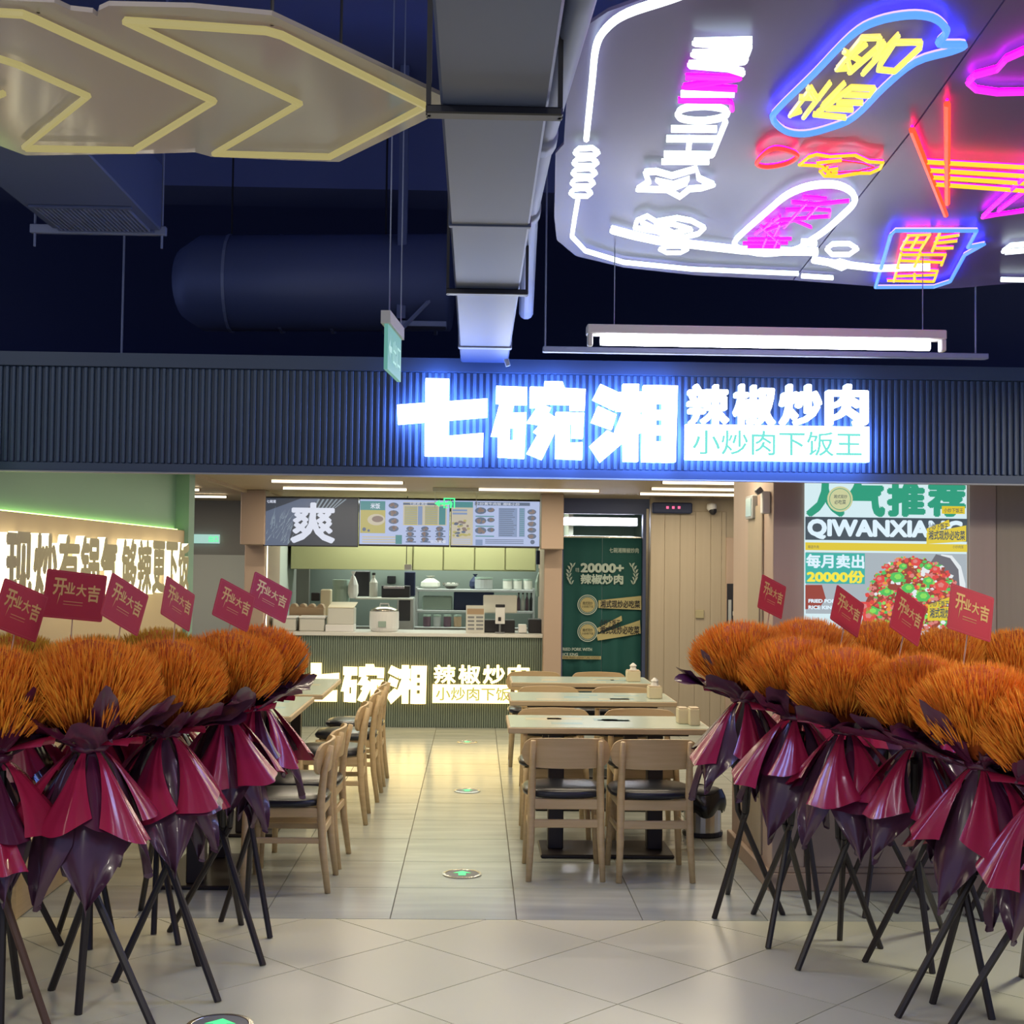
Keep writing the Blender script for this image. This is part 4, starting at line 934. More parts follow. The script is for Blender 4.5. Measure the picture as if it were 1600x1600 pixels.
# bin
bx_, by_ = 1.42, 8.28
t = thing('waste_bin', 'round steel pedal bin with a black bag beside the right tables', 'bin', (bx_, by_, 0))
b = B(); b.lathe([(.12, 0.002), (.125, .01), (.125, .03), (.12, .03)], (bx_, by_, 0), 24); obj('base_ring', b, 'dark', t)
b = B(); b.lathe([(.116, .03), (.116, .255), (.112, .262)], (bx_, by_, 0), 24); obj('body', b, 'steel', t, smooth=False)
b = B(); random.seed(8)
b.grid(lambda u, v: Vector((bx_+(.120+.014*math.sin(u*34)*v+.02*math.sin(v*3))*math.cos(2*PI*u), by_+(.120+.014*math.sin(u*34+1)*v+.02*math.sin(v*3))*math.sin(2*PI*u), .275-.13*v-.02*math.sin(u*19))), 48, 6); obj('bag', b, 'blackbag', t, smooth=True)
b = B(); b.lathe([(.121, .262), (.123, .272), (.10, .29), (.02, .296)], (bx_, by_, 0), 24); obj('lid', b, 'dark', t, smooth=True)

# ------------------------------------------------------------------ floor exit lights
def flight(px, py, label, r=.10, arrow=True):
    c = F(px, py); t = thing('floor_exit_light', label, 'light', (c.x, c.y, 0), group='round exit lights in the floor')
    b = B(); b.lathe([(r, 0.0005), (r, .004), (r*.86, .006), (r*.84, .004)], (c.x, c.y, 0), 32); obj('ring', b, 'steel', t)
    b = B(); b.lathe([(r*.84, .001), (r*.84, .0045)], (c.x, c.y, 0), 32); obj('disc', b, 'grey', t)
    s = r*.5; b = B(); pts = [(0, 1), (.95, .1), (.38, .1), (.38, -.9), (-.38, -.9), (-.38, .1), (-.95, .1)]
    b.add([(c.x+x*s, c.y+y*s, .0062) for x, y in pts], [tuple(range(6, -1, -1))]); obj('arrow', b, 'exit_green', t)
flight(722, 1366, 'round floor exit light with a green arrow in the middle of the aisle', .105)
flight(730, 1236, 'round floor exit light shining in the warm reflection of the aisle', .095)
flight(730, 1160, 'round floor exit light farthest back before the counter', .095)
flight(343, 1603, 'round floor exit light at the front by the left flower stands', .12)

# ------------------------------------------------------------------ services under the slab
def ductbox(name, label, px, z, Y0, Y1, h, m, bars, yref):
    xa = Hz(px[0], yref, z).x; xb = Hz(px[1], yref, z).x
    t = thing(name, label, 'duct', ((xa+xb)/2, Y0, z)); b = B(); b.ebox(xa, Y0, z, xb, Y1, z+h, .006); obj('body', b, m, t)
    for y in bars: b = B(); b.ebox(xa-.03, y-.02, z-.02, xb+.03, y+.02, z-.002, .003); b.box(xa-.03, y-.006, z-.02, xa-.02, y+.006, 4.3); b.box(xb+.02, y-.006, z-.02, xb+.03, y+.006, 4.3); obj('hanger', b, 'black_metal', t)
    return t
ZD = 2.612
y1 = Hz(760, 168, ZD).y; y2 = Hz(760, 452, ZD).y
t = ductbox('air_duct', 'flat grey rectangular duct running toward the shop above the sign', (699, 836), ZD, .6, 6.26, .20, 'duct_mid', (y1, y2), 300)
xa_, xb_ = Hz(699, 300, ZD).x, Hz(836, 300, ZD).x
b = B(); b.ebox(xa_-.006, 5.78, ZD-.006, xb_+.006, 5.83, ZD+.206, .003); obj('flange', b, 'duct', t)
for y in (2.0, 3.7): b = B(); b.ebox(xa_-.004, y-.012, ZD-.004, xb_+.004, y+.012, ZD+.204, .002); obj('seam', b, 'duct_mid', t)
# pipe
t = thing('drain_pipe', 'grey painted pipe right of the rectangular duct', 'pipe', (Hz(825, 488, 3.2).x, 5, 3.2))
pz = 2.78
pp = [Hz(905, 5, pz), Hz(848, 215, pz), Hz(826, 330, pz+.02), Hz(822, 488, pz)]
b = B(); b.tube([pp[0]+(pp[0]-pp[1])*.6]+pp, .032, 12); obj('pipe', b, 'duct', t, smooth=True)
for q in (pp[1], pp[2]): b = B(); b.tube([q+Vector((0, -.05, 0)), q+Vector((0, .05, 0))], .039, 12); obj('coupling', b, 'duct', t, smooth=True)
for q in (pp[1], pp[3]): b = B(); b.cyl(q+Vector((0, 0, .04)), (q.x, q.y, 4.3), .005, n=5); obj('hanger', b, 'black_metal', t)
# vent box with grille on the left
zv = 3.15
A_ = [Hz(0, 258, zv), Hz(205, 258, zv), Hz(252, 360, zv), Hz(85, 360, zv)]
xa, xb = A_[3].x, A_[2].x; ya, yb = A_[2].y-1.9, A_[2].y
t = thing('supply_duct', 'dark branch duct with a grille hanging on the left', 'duct', ((xa+xb)/2, yb, zv)); b = B(); b.ebox(xa, ya, zv, xb, yb, zv+.3, .006); obj('body', b, 'duct_dark', t)
g0, g1 = Hz(100, 322, zv).y, Hz(100, 356, zv).y
b = B(); b.ebox(xa+.03, g0-.02, zv-.012, xb-.03, g0, zv, .002); b.ebox(xa+.03, g1, zv-.012, xb-.03, g1+.02, zv, .002); gr = obj('grille', b, 'duct_dark', t)
for k in range(22): x = xa+.05+k*(xb-xa-.1)/21; b = B(); b.box(x-.003, g0, zv-.012, x+.003, g1, zv-.001); obj('slat', b, 'duct', gr)
b = B(); b.ebox(xa-.1, yb, zv-.02, xb+.02, yb+.03, zv+.02, .003)
for x in (xa-.08, xb): b.cyl((x, yb+.015, zv-.08), (x, yb+.015, 4.3), .006, n=6)
obj('hanger', b, 'duct', t)
# big round duct
c0 = P(285, 455, 7.2); c1 = P(700, 462, 6.9)
t = thing('round_duct', 'wide dark wrapped round duct above the fascia', 'duct', ((c0.x+c1.x)/2, 7.1, 3.0))
b = B(); r_ = .26; zz = c0.z+.06
b.tube([(c0.x, 7.3, zz), (c0.x+.1, 7.28, zz), (c1.x, 7.15, zz)], r_, 24, rs=[r_*.75, r_, r_]); obj('body', b, 'duct_dark', t, smooth=True)
for k in range(5): x = c0.x+.25+k*.28; b = B(); b.tube([(x-.008, 7.27-.03*k*.3, zz), (x+.008, 7.27-.03*k*.3, zz)], r_+.008, 24); obj('band', b, 'duct', t)
for k in (0, 3): x = c0.x+.25+k*.28; b = B(); b.cyl((x, 7.25, zz+r_), (x, 7.25, 4.3), .006, n=6); obj('hanger', b, 'black_metal', t)
t = thing('cable_tray', 'narrow metal tray bracket left of the rectangular duct', 'tray', P(660, 500, 7.0))
a0, a1 = P(625, 503, 7.0), P(698, 496, 7.0); b = B(); b.ebox(a0.x, 6.95, a0.z-.03, a1.x, 7.05, a0.z, .003); obj('rail', b, 'duct', t)
a0, a1 = P(630, 512, 6.95), P(688, 452, 6.95); b = B(); b.cyl(a0, a1, .012, n=6); obj('brace', b, 'duct', t)
b = B(); a0 = P(626, 470, 7.0); b.ebox(a0.x-.02, 6.97, a0.z-.1, a0.x+.03, 7.02, 4.3, .003); obj('post', b, 'duct_dark', t)
t = thing('cable_conduit', 'thin bent metal conduit hanging right of the rectangular duct', 'conduit', P(795, 480, 6.6))
b = B(); b.tube([P(808, 440, 6.1), P(800, 470, 6.1), P(795, 515, 6.1)], .014, 8); obj('conduit', b, 'duct', t, smooth=True)
b = B(); b.tube([P(777, 528, 6.15), P(786, 545, 6.15), P(794, 572, 6.15)], .012, 8); obj('strap', b, 'midgrey', t)
b = B(); b.cyl(P(808, 440, 6.1), (P(808, 440, 6.1).x, 6.1, 4.3), .004, n=6); obj('hanger', b, 'black_metal', t)
# hanging wires
for px, py0, Y, lab in ((190, 548, 6.5, 'thin dark suspension rod rising from the left part of the fascia'),):
    p = P(px, py0, Y); t = thing('suspension_rod', lab, 'rod', p); b = B(); b.cyl((p.x, Y, ZT-.05), (p.x, Y, 4.3), .006, n=6); obj('rod', b, 'duct', t)
# hanging exit sign seen edge-on
c = [P(606, 508, 4.9), P(606, 576, 4.9)]
xx = c[0].x
t = thing('exit_sign', 'pale green exit sign hanging edge on beside the big white sign', 'sign', (xx, 4.7, c[1].z))
pA = P(605, 500, 4.30); pA2 = P(605, 572, 4.30)
# panel runs in depth, slightly turned
n0 = Vector((P(606, 540, 4.15).x, 4.15, 0)); n1 = Vector((P(627, 545, 4.45).x, 4.45, 0)); zt_ = P(606, 503, 4.15).z; zb_ = P(606, 573, 4.15).z
d = (n1-n0).normalized(); nn = Vector((d.y, -d.x, 0))
zb_ = zt_-.148
def sl(a, c_, z0_, z1_, th, off=0):
    b = B(); p0 = n0+d*a+nn*off; p1 = n0+d*c_+nn*off; q = nn*th
    vs = [p0, p1, p1-q, p0-q]; b.add([(v.x, v.y, z0_) for v in vs]+[(v.x, v.y, z1_) for v in vs], [(0, 3, 2, 1), (4, 5, 6, 7), (0, 1, 5, 4), (1, 2, 6, 5), (2, 3, 7, 6), (3, 0, 4, 7)]); return b
Ls = (n1-n0).length
obj('panel', sl(0, Ls, zb_, zt_, .012), 'exit_panel', t); obj('top_housing', sl(-.01, Ls+.01, zt_-.005, zt_+.035, .03, .008), 'offwhite', t)
fr_ = lambda x, y, z=0: n0+d*x+nn*z+Vector((0, 0, y))
b = B(); text(b, '出口', fr_, .10, zb_+.03, Ls-.03, zb_+.11, .002, 0, .01); b.add([fr_(x, y, .002) for x, y in ((.01, zb_+.07), (.04, zb_+.04), (.04, zb_+.06), (.08, zb_+.06), (.08, zb_+.08), (.04, zb_+.08), (.04, zb_+.10))], [tuple(range(7))]); obj('lettering', b, 'exit_pale', t)
b = B()
for a in (.02, Ls-.02): q = n0+d*a; b.cyl((q.x, q.y, zt_+.03), (q.x, q.y, 4.3), .0025, n=6)
obj('chain', b, 'duct', t)
# fluorescent fixture
YT = 4.9
x0, z0, x1, z1 = R4(938, 527, 1452, 546, YT)
t = thing('fluorescent_fixture', 'bright fluorescent tube light hanging above the right side of the fascia', 'light', ((x0+x1)/2, YT, z0))
b = B(); b.cyl((x0, YT, (z0+z1)/2), (x1, YT, (z0+z1)/2), .0175, n=14); obj('tube', b, 'tube_white', t, smooth=False)
X0, Z0, X1, Z1_ = R4(917, 512, 1477, 527, YT)
b = B(); b.ebox(X0, YT-.02, Z0, X1, YT+.05, Z1_, .004); obj('housing', b, 'offwhite', t)
for a in (X0+.012, X1-.012): b = B(); b.ebox(a-.010, YT-.020, z0+.001, a+.010, YT+.020, Z0+.002, .004); obj('end_cap', b, 'offwhite', t)
for px in (960, 1443): p = P(px, 512, YT); b = B(); b.cyl((p.x, YT+.01, Z1_), (p.x, YT+.01, 2.849), .002, n=5); obj('suspension_wire', b, 'duct', t)
a0 = P(848, 546, 5.6); a1 = P(1000, 542, 5.6)
t = thing('support_rail', 'dim grey rail behind the fluorescent light', 'rail', (a0.x, 5.6, a0.z)); b = B(); b.ebox(a0.x, 5.58, a0.z-.012, a0.x+1.9, 5.62, a0.z+.012, .003); obj('rail', b, 'duct', t)
b = B()
for x in (a0.x+.01, a0.x+1.85): b.cyl((x, 5.6, a0.z), (x, 5.6, 4.3), .004, n=5)
obj('rod', b, 'duct', t)

# ------------------------------------------------------------------ neon signs on acrylic sheets
def smoothpath(pts, closed, k=4):
    n = len(pts); out = []
    rng = range(n) if closed else range(n-1)
    for i in rng:
        p0 = pts[(i-1) % n] if (closed or i > 0) else pts[i]; p1 = pts[i]; p2 = pts[(i+1) % n]; p3 = pts[(i+2) % n] if (closed or i < n-2) else p2
        for j in range(k):
            t_ = j/k; out.append(tuple(0.5*((2*p1[c])+(-p0[c]+p2[c])*t_+(2*p0[c]-5*p1[c]+4*p2[c]-p3[c])*t_**2+(-p0[c]+3*p1[c]-3*p2[c]+p3[c])*t_**3) for c in (0, 1)))
    if not closed: out.append(tuple(pts[-1]))
    return out
def sheet(t, outline, z, m, th=.008):
    w_ = [Hz(x, y, z) for x, y in outline] if isinstance(outline[0][0], (int, float)) and not isinstance(outline[0], Vector) else outline
    b = B(); b.prism([(p.x, p.y) for p in w_], lambda x, y, q=0: Vector((x, y, z+q)), 0, th); return obj('acrylic_sheet', b, m, t)
ZR = 2.85; ZN = ZR-.022
t = thing('neon_sign', 'large rounded acrylic neon sign with glowing characters hanging overhead on the right', 'sign', (1.2, 4.2, ZR))
outl = [(868, 240), (866, 340), (870, 375), (900, 400), (975, 418), (1085, 430), (1238, 438), (1424, 203), (1568, 0)]
p = [Hz(x, y, ZR) for x, y in outl]
top = [Hz(1568, 0, ZR)+(Hz(1568, 0, ZR)-Hz(1424, 203, ZR))*.6, Vector((0.6, 1.9, ZR)), Hz(1000, 0, ZR), Hz(950, 18, ZR), Hz(905, 48, ZR), Hz(890, 85, ZR), Hz(885, 160, ZR), Hz(881, 225, ZR)]
sheet(t, p+top, ZR, 'acrylic')
q = [Hz(x, y, ZR) for x, y in [(1240, 438), (1360, 447), (1430, 452), (1500, 450), (1610, 440)]]
q2 = [Vector((2.6, q[-1].y, ZR)), Vector((2.6, 1.6, ZR)), p[8]+(p[8]-p[7])*.6+Vector((.004, 0, 0)), Hz(1571, 0, ZR), Hz(1427, 203, ZR)]
sheet(t, q+q2, ZR, 'acrylic')
def neon(strokes, m, r=.010, org=(0, 0), sc=1.0, z=None, parent=None, name='neon_tube', smooth=False):
    zz_ = ZN if z is None else z
    r *= .66
    b = B()
    for s in strokes:
        cl = False
        if s[0] == 'c': cl = True; s = s[1:]
        pts = [(org[0]+x*sc, org[1]+y*sc) for x, y in s]
        if smooth and len(pts) > 2: pts = smoothpath(pts, cl)
        b.tube([Hz(x, y, zz_) for x, y in pts], r, 6, closed=cl)
        w3 = [Hz(x, y, zz_) for x, y in pts]; b.tube([Vector((p_.x, p_.y, zz_+r+.001)) for p_ in w3], r*.45, 5, m=1, closed=cl)  # hidden strip added above each tube to spread glow on the sheet
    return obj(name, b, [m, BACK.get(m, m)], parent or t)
Zb = dict(org=(800, 0), sc=.5)
neon([[(600, -40), (500, -2), (360, 45), (290, 95), (262, 150), (250, 260), (232, 436)]], 'neon_white', .013, **Zb, smooth=True)
neon([[(206, 622), (196, 680), (187, 740), (230, 786), (350, 822), (560, 843), (895, 857)], [(905, 864), (1003, 870)]], 'neon_white', .012, **Zb)
for k, (y, a, c_) in enumerate(((478, 196, 270), (510, 192, 267), (542, 189, 262), (573, 186, 256), (604, 182, 248))):
    neon([['c', (a, y), (a+12, y-11), (c_-18, y-13), (c_, y), (c_-12, y+11), (a+10, y+10)]], 'neon_white', .010, **Zb)
Z3 = dict(org=(850, 0), sc=.25)
neon([[(1300, 262), (945, 270), (1290, 300), (1280, 335), (935, 342), (1270, 372), (1255, 385), (910, 410), (1150, 430), (1245, 460)]], 'neon_white', .013, **Z3)
neon([[(885, 485), (1222, 492), (875, 546), (1205, 560)]], 'neon_magenta', .011, **Z3)
neon([[(855, 592), (1190, 592)]], 'neon_white', .011, **Z3)
neon([[(838, 630), (1140, 634), (1172, 645), (1176, 690)]], 'neon_magenta', .010, **Z3)
neon([['c', (835, 715), (880, 680), (1010, 668), (1120, 685), (1145, 715), (1090, 745), (980, 760), (870, 748)]], 'neon_white', .012, **Z3, smooth=True)
neon([[(795, 810), (1080, 812)], [(765, 872), (1085, 874)], [(750, 968), (1050, 972)], [(910, 870), (900, 968)], [(1135, 760), (1050, 972)]], 'neon_white', .012, **Z3)
neon([[(735, 1015), (1032, 1016)]], 'neon_white', .011, **Z3)
Z4 = dict(org=(860, 200), sc=.275)
neon([['c', (540, 255), (600, 250), (690, 275), (830, 235), (845, 290), (925, 325), (860, 345), (790, 350), (735, 395), (660, 355), (495, 350), (560, 310)]], 'neon_white', .013, **Z4)
neon([['c', (600, 300), (700, 320), (790, 290), (770, 320), (710, 345), (640, 330)]], 'neon_white', .010, **Z4)
neon([['c', (480, 570), (490, 530), (550, 505), (600, 535), (720, 515), (800, 530), (875, 570), (840, 605), (760, 625), (680, 625), (600, 590), (530, 580)], ['c', (600, 545), (700, 550), (800, 580), (700, 600)], [(520, 540), (640, 600), (760, 600)]], 'neon_white', .012, **Z4)
neon([[(350, 583), (470, 615), (610, 645), (850, 672), (1100, 700), (1290, 705), (1520, 708)]], 'neon_white', .019, **Z4)
neon([['c', (620, 692), (660, 678), (740, 678), (780, 692), (740, 712), (660, 712)]], 'neon_white', .010, **Z4)
Z6 = dict(org=(1120, 200), sc=.3)
neon([['c', (92, 600), (130, 555), (260, 440), (370, 350), (490, 305), (620, 300), (700, 335), (716, 390), (640, 470), (560, 540), (470, 600), (400, 640), (250, 658), (120, 632)]], 'neon_white', .015, **Z6, smooth=True)
neon([[(440, 600), (520, 602)], [(500, 690), (620, 710), (840, 735), (1110, 728)]], 'neon_white', .017, **Z6)
neon([['c', (572, 632), (600, 608), (690, 606), (732, 632), (690, 662), (600, 662)], ['c', (590, 712), (640, 695), (700, 712), (650, 735)]], 'neon_white', .012, **Z6)
mg = [[(450, 362), (570, 372)], [(390, 388), (510, 400), (690, 382)], [(360, 430), (500, 425), (590, 432), (585, 465)], [(470, 390), (350, 520)], [(530, 400), (470, 470), (590, 462)], [(330, 462), (200, 555)], [(290, 485), (490, 470)],
      [(250, 540), (400, 482), (492, 520)], [(330, 500), (300, 560)], [(160, 582), (390, 580)], [(135, 603), (370, 602)], [(230, 512), (330, 600)], [(260, 570), (240, 620)], [(320, 575), (300, 620)], [(160, 620), (330, 622)]]
neon(mg, 'neon_magenta', .008, **Z6)
Z5 = dict(org=(1150, 0), sc=.28125)
neon([['c', (205, 660), (240, 600), (430, 415), (640, 200), (780, 120), (960, 85), (1090, 98), (1160, 150), (1165, 190), (1128, 243), (1268, 250), (1200, 285), (1000, 345), (820, 490), (660, 650), (520, 712), (380, 745), (270, 728)]], 'neon_blue_core', .013, **Z5, smooth=True)
neon([[(560, 388), (700, 215), (800, 212), (790, 265), (630, 405)], [(600, 290), (700, 345)], [(555, 385), (640, 380)], [(720, 250), (620, 330), (640, 400)], [(900, 200), (705, 412)], ['c', (880, 240), (1030, 240), (1020, 270), (880, 400), (790, 390), (800, 360)], [(820, 240), (770, 330)],
      [(300, 645), (420, 490), (450, 545)], [(350, 545), (470, 545)], [(520, 465), (375, 655)], [(600, 468), (480, 590)], [(640, 490), (770, 495), (740, 535), (600, 530)], [(560, 572), (705, 574)], [(500, 605), (650, 612)], [(430, 638), (610, 657)], [(400, 490), (440, 560)], [(640, 490), (450, 630)], [(300, 640), (360, 620)]], 'neon_yellow', .010, **Z5)
neon([['c', (765, 512), (790, 480), (820, 465), (860, 470), (892, 487), (862, 510), (800, 522)]], 'neon_red', .010, **Zb, smooth=True)
neon([['c', (430, 192), (480, 150), (520, 138), (590, 150), (720, 142), (790, 175), (865, 180), (850, 212), (800, 235), (740, 235), (640, 252), (560, 250), (538, 225), (575, 205), (510, 195)], [(520, 182), (650, 168)], [(560, 222), (630, 212)], [(570, 236), (630, 232)]], 'neon_gold', .008, **Z6)
neon([['c', (560, 195), (640, 170), (760, 185), (820, 205), (740, 225), (600, 235)]], 'neon_red', .003, **Z6, name='glow_strip')
neon([[(1600, 285), (1500, 330), (1450, 388), (1330, 420), (1290, 460), (1335, 500), (1450, 517), (1620, 513), (1800, 500), (1880, 430), (1800, 330), (1700, 270), (1600, 285)]], 'neon_magenta', .012, **Z5)
neon([[(1480, 162), (1480, 318)], [(1425, 203), (1478, 336)]], 'neon_orange', .014)
for a0, a1 in (((1446, 253), (1680, 266)), ((1450, 266), (1680, 280)), ((1455, 277), (1680, 292)), ((1460, 288), (1680, 304))): neon([[a0, a1]], 'neon_gold', .010)
neon([['c', (1535, 340), (1600, 278), (1680, 210), (1690, 330), (1600, 330)], [(1600, 300), (1560, 330)], [(1620, 290), (1610, 325)]], 'neon_magenta', .010)
neon([['c', (826, 830), (905, 560), (930, 535), (1355, 535), (1308, 622), (1392, 605), (1290, 662), (1215, 800), (1130, 828)]], 'neon_blue_core', .011, **Z6)
ge = [[(990, 560), (1110, 555), (1060, 635), (960, 632)], [(1000, 560), (960, 630)], [(1050, 560), (1010, 632)], [(970, 595), (1090, 595)], [(1160, 550), (1122, 642)], [(1140, 575), (1262, 558)], [(1130, 600), (1252, 588)], [(1140, 626), (1232, 625)], [(960, 650), (922, 800)],
      [(960, 660), (1192, 660), (1170, 715)], [(1060, 650), (1030, 722)], [(950, 690), (1172, 700)], [(940, 730), (1150, 745), (1130, 800)], [(930, 772), (1140, 765)], [(888, 795), (1130, 800)], [(1030, 760), (1030, 800)]]
neon(ge, 'neon_gold', .0085, **Z6)
neon([[(1490, 645), (1530, 615), (1620, 608)], [(1500, 650), (1620, 640)], [(1480, 792), (1640, 795)]], 'neon_white', .012, **Z6)
# wires of the sign
b = B()
for px, py in ((900, 300), (1240, 430), (1430, 440), (1330, 60)):
    q_ = Hz(px, py, ZR); b.cyl(q_, (q_.x, q_.y, 4.3), .0025, n=5)
obj('suspension_wire', b, 'duct', t)
# left clear hexagon sign with pale tubes
ZH = 2.75
t = thing('hexagon_sign', 'clear acrylic hexagonal sign with pale yellow chevron tubes hanging overhead on the left', 'sign', (-0.8, 3.0, ZH))
outl = [(690, 175), (530, 253), (440, 250), (330, 245), (305, 238), (240, 240), (40, 243), (0, 228), (-60, 215), (-160, 130), (-60, -20), (0, 0), (85, 4), (110, 16), (145, 20), (152, 26), (155, 16), (170, 9), (300, 12), (425, 24), (470, 45), (690, 150)]
sheet(t, outl, ZH, 'acrylic_clear', .010)
ez = ZH-.014
def tb(s, cl=False, m='neon_pale', r=.009):
    b = B(); b.tube([Hz(x, y, ez) for x, y in s], r, 6, closed=cl); obj('neon_tube', b, m, t)
tb([(195, 33), (415, 48), (440, 55), (665, 166), (515, 245), (335, 240), (468, 162), (195, 33)])
tb([(0, 20), (35, 22), (55, 30), (334, 158), (212, 233)]); tb([(40, 232), (212, 235)]); tb([(0, 92), (30, 102), (137, 150), (38, 230)])
tb([(0, 148), (5, 146)])
b = B()
for px, py in ((672, 160), (530, 240), (425, 40), (60, 20)):
    q_ = Hz(px, py, ZH); b.cyl(q_, (q_.x, q_.y, 4.3), .004, n=5)
obj('suspension_wire', b, 'black_metal', t)

# ------------------------------------------------------------------ opening flower stands
def flower_mesh(seed, kind='orange', n=5200):
    rnd = random.Random(seed); vs = []; fs = []; tint = []
    for k in range(n):
        a = rnd.random()*2*PI; cz = rnd.uniform(-.38, 1.0); sr = math.sqrt(1-min(1, cz*cz)); q = rnd.uniform(.82, 1.04)
        lump = 1+.05*math.sin(a*3+seed)+.04*math.sin(a*5+cz*6)
        tip = Vector((.262*sr*math.cos(a)*q*lump, .262*sr*math.sin(a)*q*lump, .225+.175*cz*q))
        root = Vector((0, 0, -.06)); d = (tip-root).normalized(); d = (d+Vector((rnd.gauss(0, .06), rnd.gauss(0, .06), rnd.gauss(0, .06)))).normalized()
        L = rnd.uniform(.07, .13); base = tip-d*L; w_ = rnd.uniform(.0026, .0046); u = d.orthogonal().normalized(); v = d.cross(u)
        ro = rnd.random()*PI; u, v = u*math.cos(ro)+v*math.sin(ro), v*math.cos(ro)-u*math.sin(ro)
        i0 = len(vs); mid = base+d*L*.45
        for c_, ww in ((base, w_*.5), (mid, w_)):
            for j in range(3): an = 2*PI*j/3; vs.append(c_+(u*math.cos(an)+v*math.sin(an))*ww)
        vs.append(tip)
        for j in range(3):
            j2 = (j+1) % 3; fs.append((i0+j, i0+j2, i0+3+j2, i0+3+j)); fs.append((i0+3+j, i0+3+j2, i0+6))
        tn = min(1, max(0, rnd.gauss(.5, .22)))
        tint += [max(0, tn-.25)]*3+[tn]*3+[min(1, tn+.12)]
    me = bpy.data.meshes.new('grass_plumes'); me.from_pydata([tuple(v) for v in vs], [], fs)
    at = me.attributes.new('tint', 'FLOAT', 'POINT'); at.data.foreach_set('value', tint)
    me.materials.append(M[kind]); me.update(); return me
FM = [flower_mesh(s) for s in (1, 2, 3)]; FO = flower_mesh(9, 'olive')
b = B(); b.lathe([(.03, -.0), (.12, .10), (.19, .18), (.20, .24), (.17, .31), (.09, .37), (.01, .39)], (0, 0, 0), 20); CM = obj('core', b, 'core', smooth=True); CMe = CM.data; bpy.data.objects.remove(CM)
def sheet_mesh(kind, seed):
    rnd = random.Random(seed); b = B()
    if kind == 'flute':
        w0 = rnd.uniform(.38, .55); R_ = rnd.uniform(.20, .26); H_ = rnd.uniform(.24, .31); bul = rnd.uniform(.035, .06); sk = rnd.uniform(-.05, .05); tw = rnd.uniform(-.12, .12)
        ph = rnd.uniform(0, 3)
        def fn(u, v):
            s = (u-.5)*2; a = s*(w0*(.35+.65*v))+tw*v*v; r = .045+(R_-.045)*(v**.8)+bul*v*math.cos(s*1.45)+.006*math.sin(s*7+ph)*v
            fold = .022*v*max(0, 1-abs(s-.3)*5); z = -H_*v-(sk*s*v)-.012*v*math.cos(s*3)
            return Vector((r*math.sin(a)+0, -(r+fold)*math.cos(a), z))
        b.grid(fn, 16, 8)
    elif kind == 'corner':
        R_ = rnd.uniform(.17, .23); H_ = rnd.uniform(.42, .54); w0 = rnd.uniform(.62, .85); sk = rnd.uniform(-.15, .15); ph = rnd.uniform(0, 3)
        def fn(u, v):
            s = (u-.5)*2; wv = w0*(.3+v/.55*.7) if v < .55 else w0*max(.0, (1-v)/.45); wv = max(wv, .01)
            a = s*wv+sk*v; r = .05+R_*v**.7*(1-.25*max(0, v-.6))+.018*v*math.sin(s*5+ph)
            return Vector((r*math.sin(a), -r*math.cos(a), -H_*v+.03*abs(s)*v))
        b.grid(fn, 12, 10)
    elif kind == 'collar':
        R_ = rnd.uniform(.26, .36); H_ = rnd.uniform(.07, .21); w0 = rnd.uniform(.40, .60); ph = rnd.uniform(0, 6); pk = rnd.uniform(-.5, .5)
        def fn(u, v):
            s = (u-.5)*2; a = s*(w0*(.5+.5*v)); tipk = 1-.50*abs(s-pk)*v+.03*math.sin(s*9+ph*2)*v
            r = .045+(R_-.045)*(v**1.1)*tipk+.012*math.sin(s*6+ph)*v; z = H_*(v**1.15)*tipk*(1+.15*math.sin(s*4+ph))+.02*math.sin(v*5+s*3+ph)*v+.012*abs(math.sin(s*5+v*4+ph))*v
            return Vector((r*math.sin(a), -r*math.cos(a), z))
        b.grid(fn, 16, 9)
    elif kind == 'ribbon':
        pts = [(.055*math.cos(2*PI*i/16), .055*math.sin(2*PI*i/16), .004*math.sin(i*2)) for i in range(16)]; b.tube(pts, .016, 8, closed=True)
    elif kind == 'loop':        # rolled end of paper sticking out sideways
        def fn(u, v):
            s = (u-.5)*2; a = s*1.7; w_ = .012+.035*v
            return Vector((w_*math.sin(a)+.02*v*v, -.04-.24*v*(1-.12*abs(s)), .01+.05*v+w_*(math.cos(a)*.8)-.02*v*v))
        b.grid(fn, 12, 7)
    me_o = obj(kind, b, 'wine', smooth=True); me = me_o.data; bpy.data.objects.remove(me_o)
    me.materials.clear(); return me
LIB = {}
for kd, nm, mt in (('flute', 4, 'wine'), ('flute', 2, 'wine_dark'), ('corner', 3, 'plum'), ('collar', 4, 'wine_dark'), ('collar', 2, 'plum'), ('loop', 1, 'wine')):
    for i in range(nm): me = sheet_mesh(kd, hash((kd, mt)) % 7+i*11 if False else (len(LIB)*17+i*5+3)); me.materials.append(M[mt]); LIB.setdefault((kd, mt), []).append(me)
me = sheet_mesh('ribbon', 1); me.materials.append(M['wine_dark']); LIB[('ribbon', 'wine_dark')] = [me]
NM = {'flute': 'wrapping_flute', 'corner': 'wrapping_corner', 'collar': 'wrapping_collar', 'ribbon': 'tie_band', 'loop': 'rolled_wrap'}
def put(name, me, parent, loc, rz, tilt=0, sc=1.0):
    o = bpy.data.objects.new(name, me); COL.objects.link(o); o.parent = parent; o.location = loc
    o.rotation_euler = (tilt, 0, rz); o.scale = (sc, sc, sc); return o
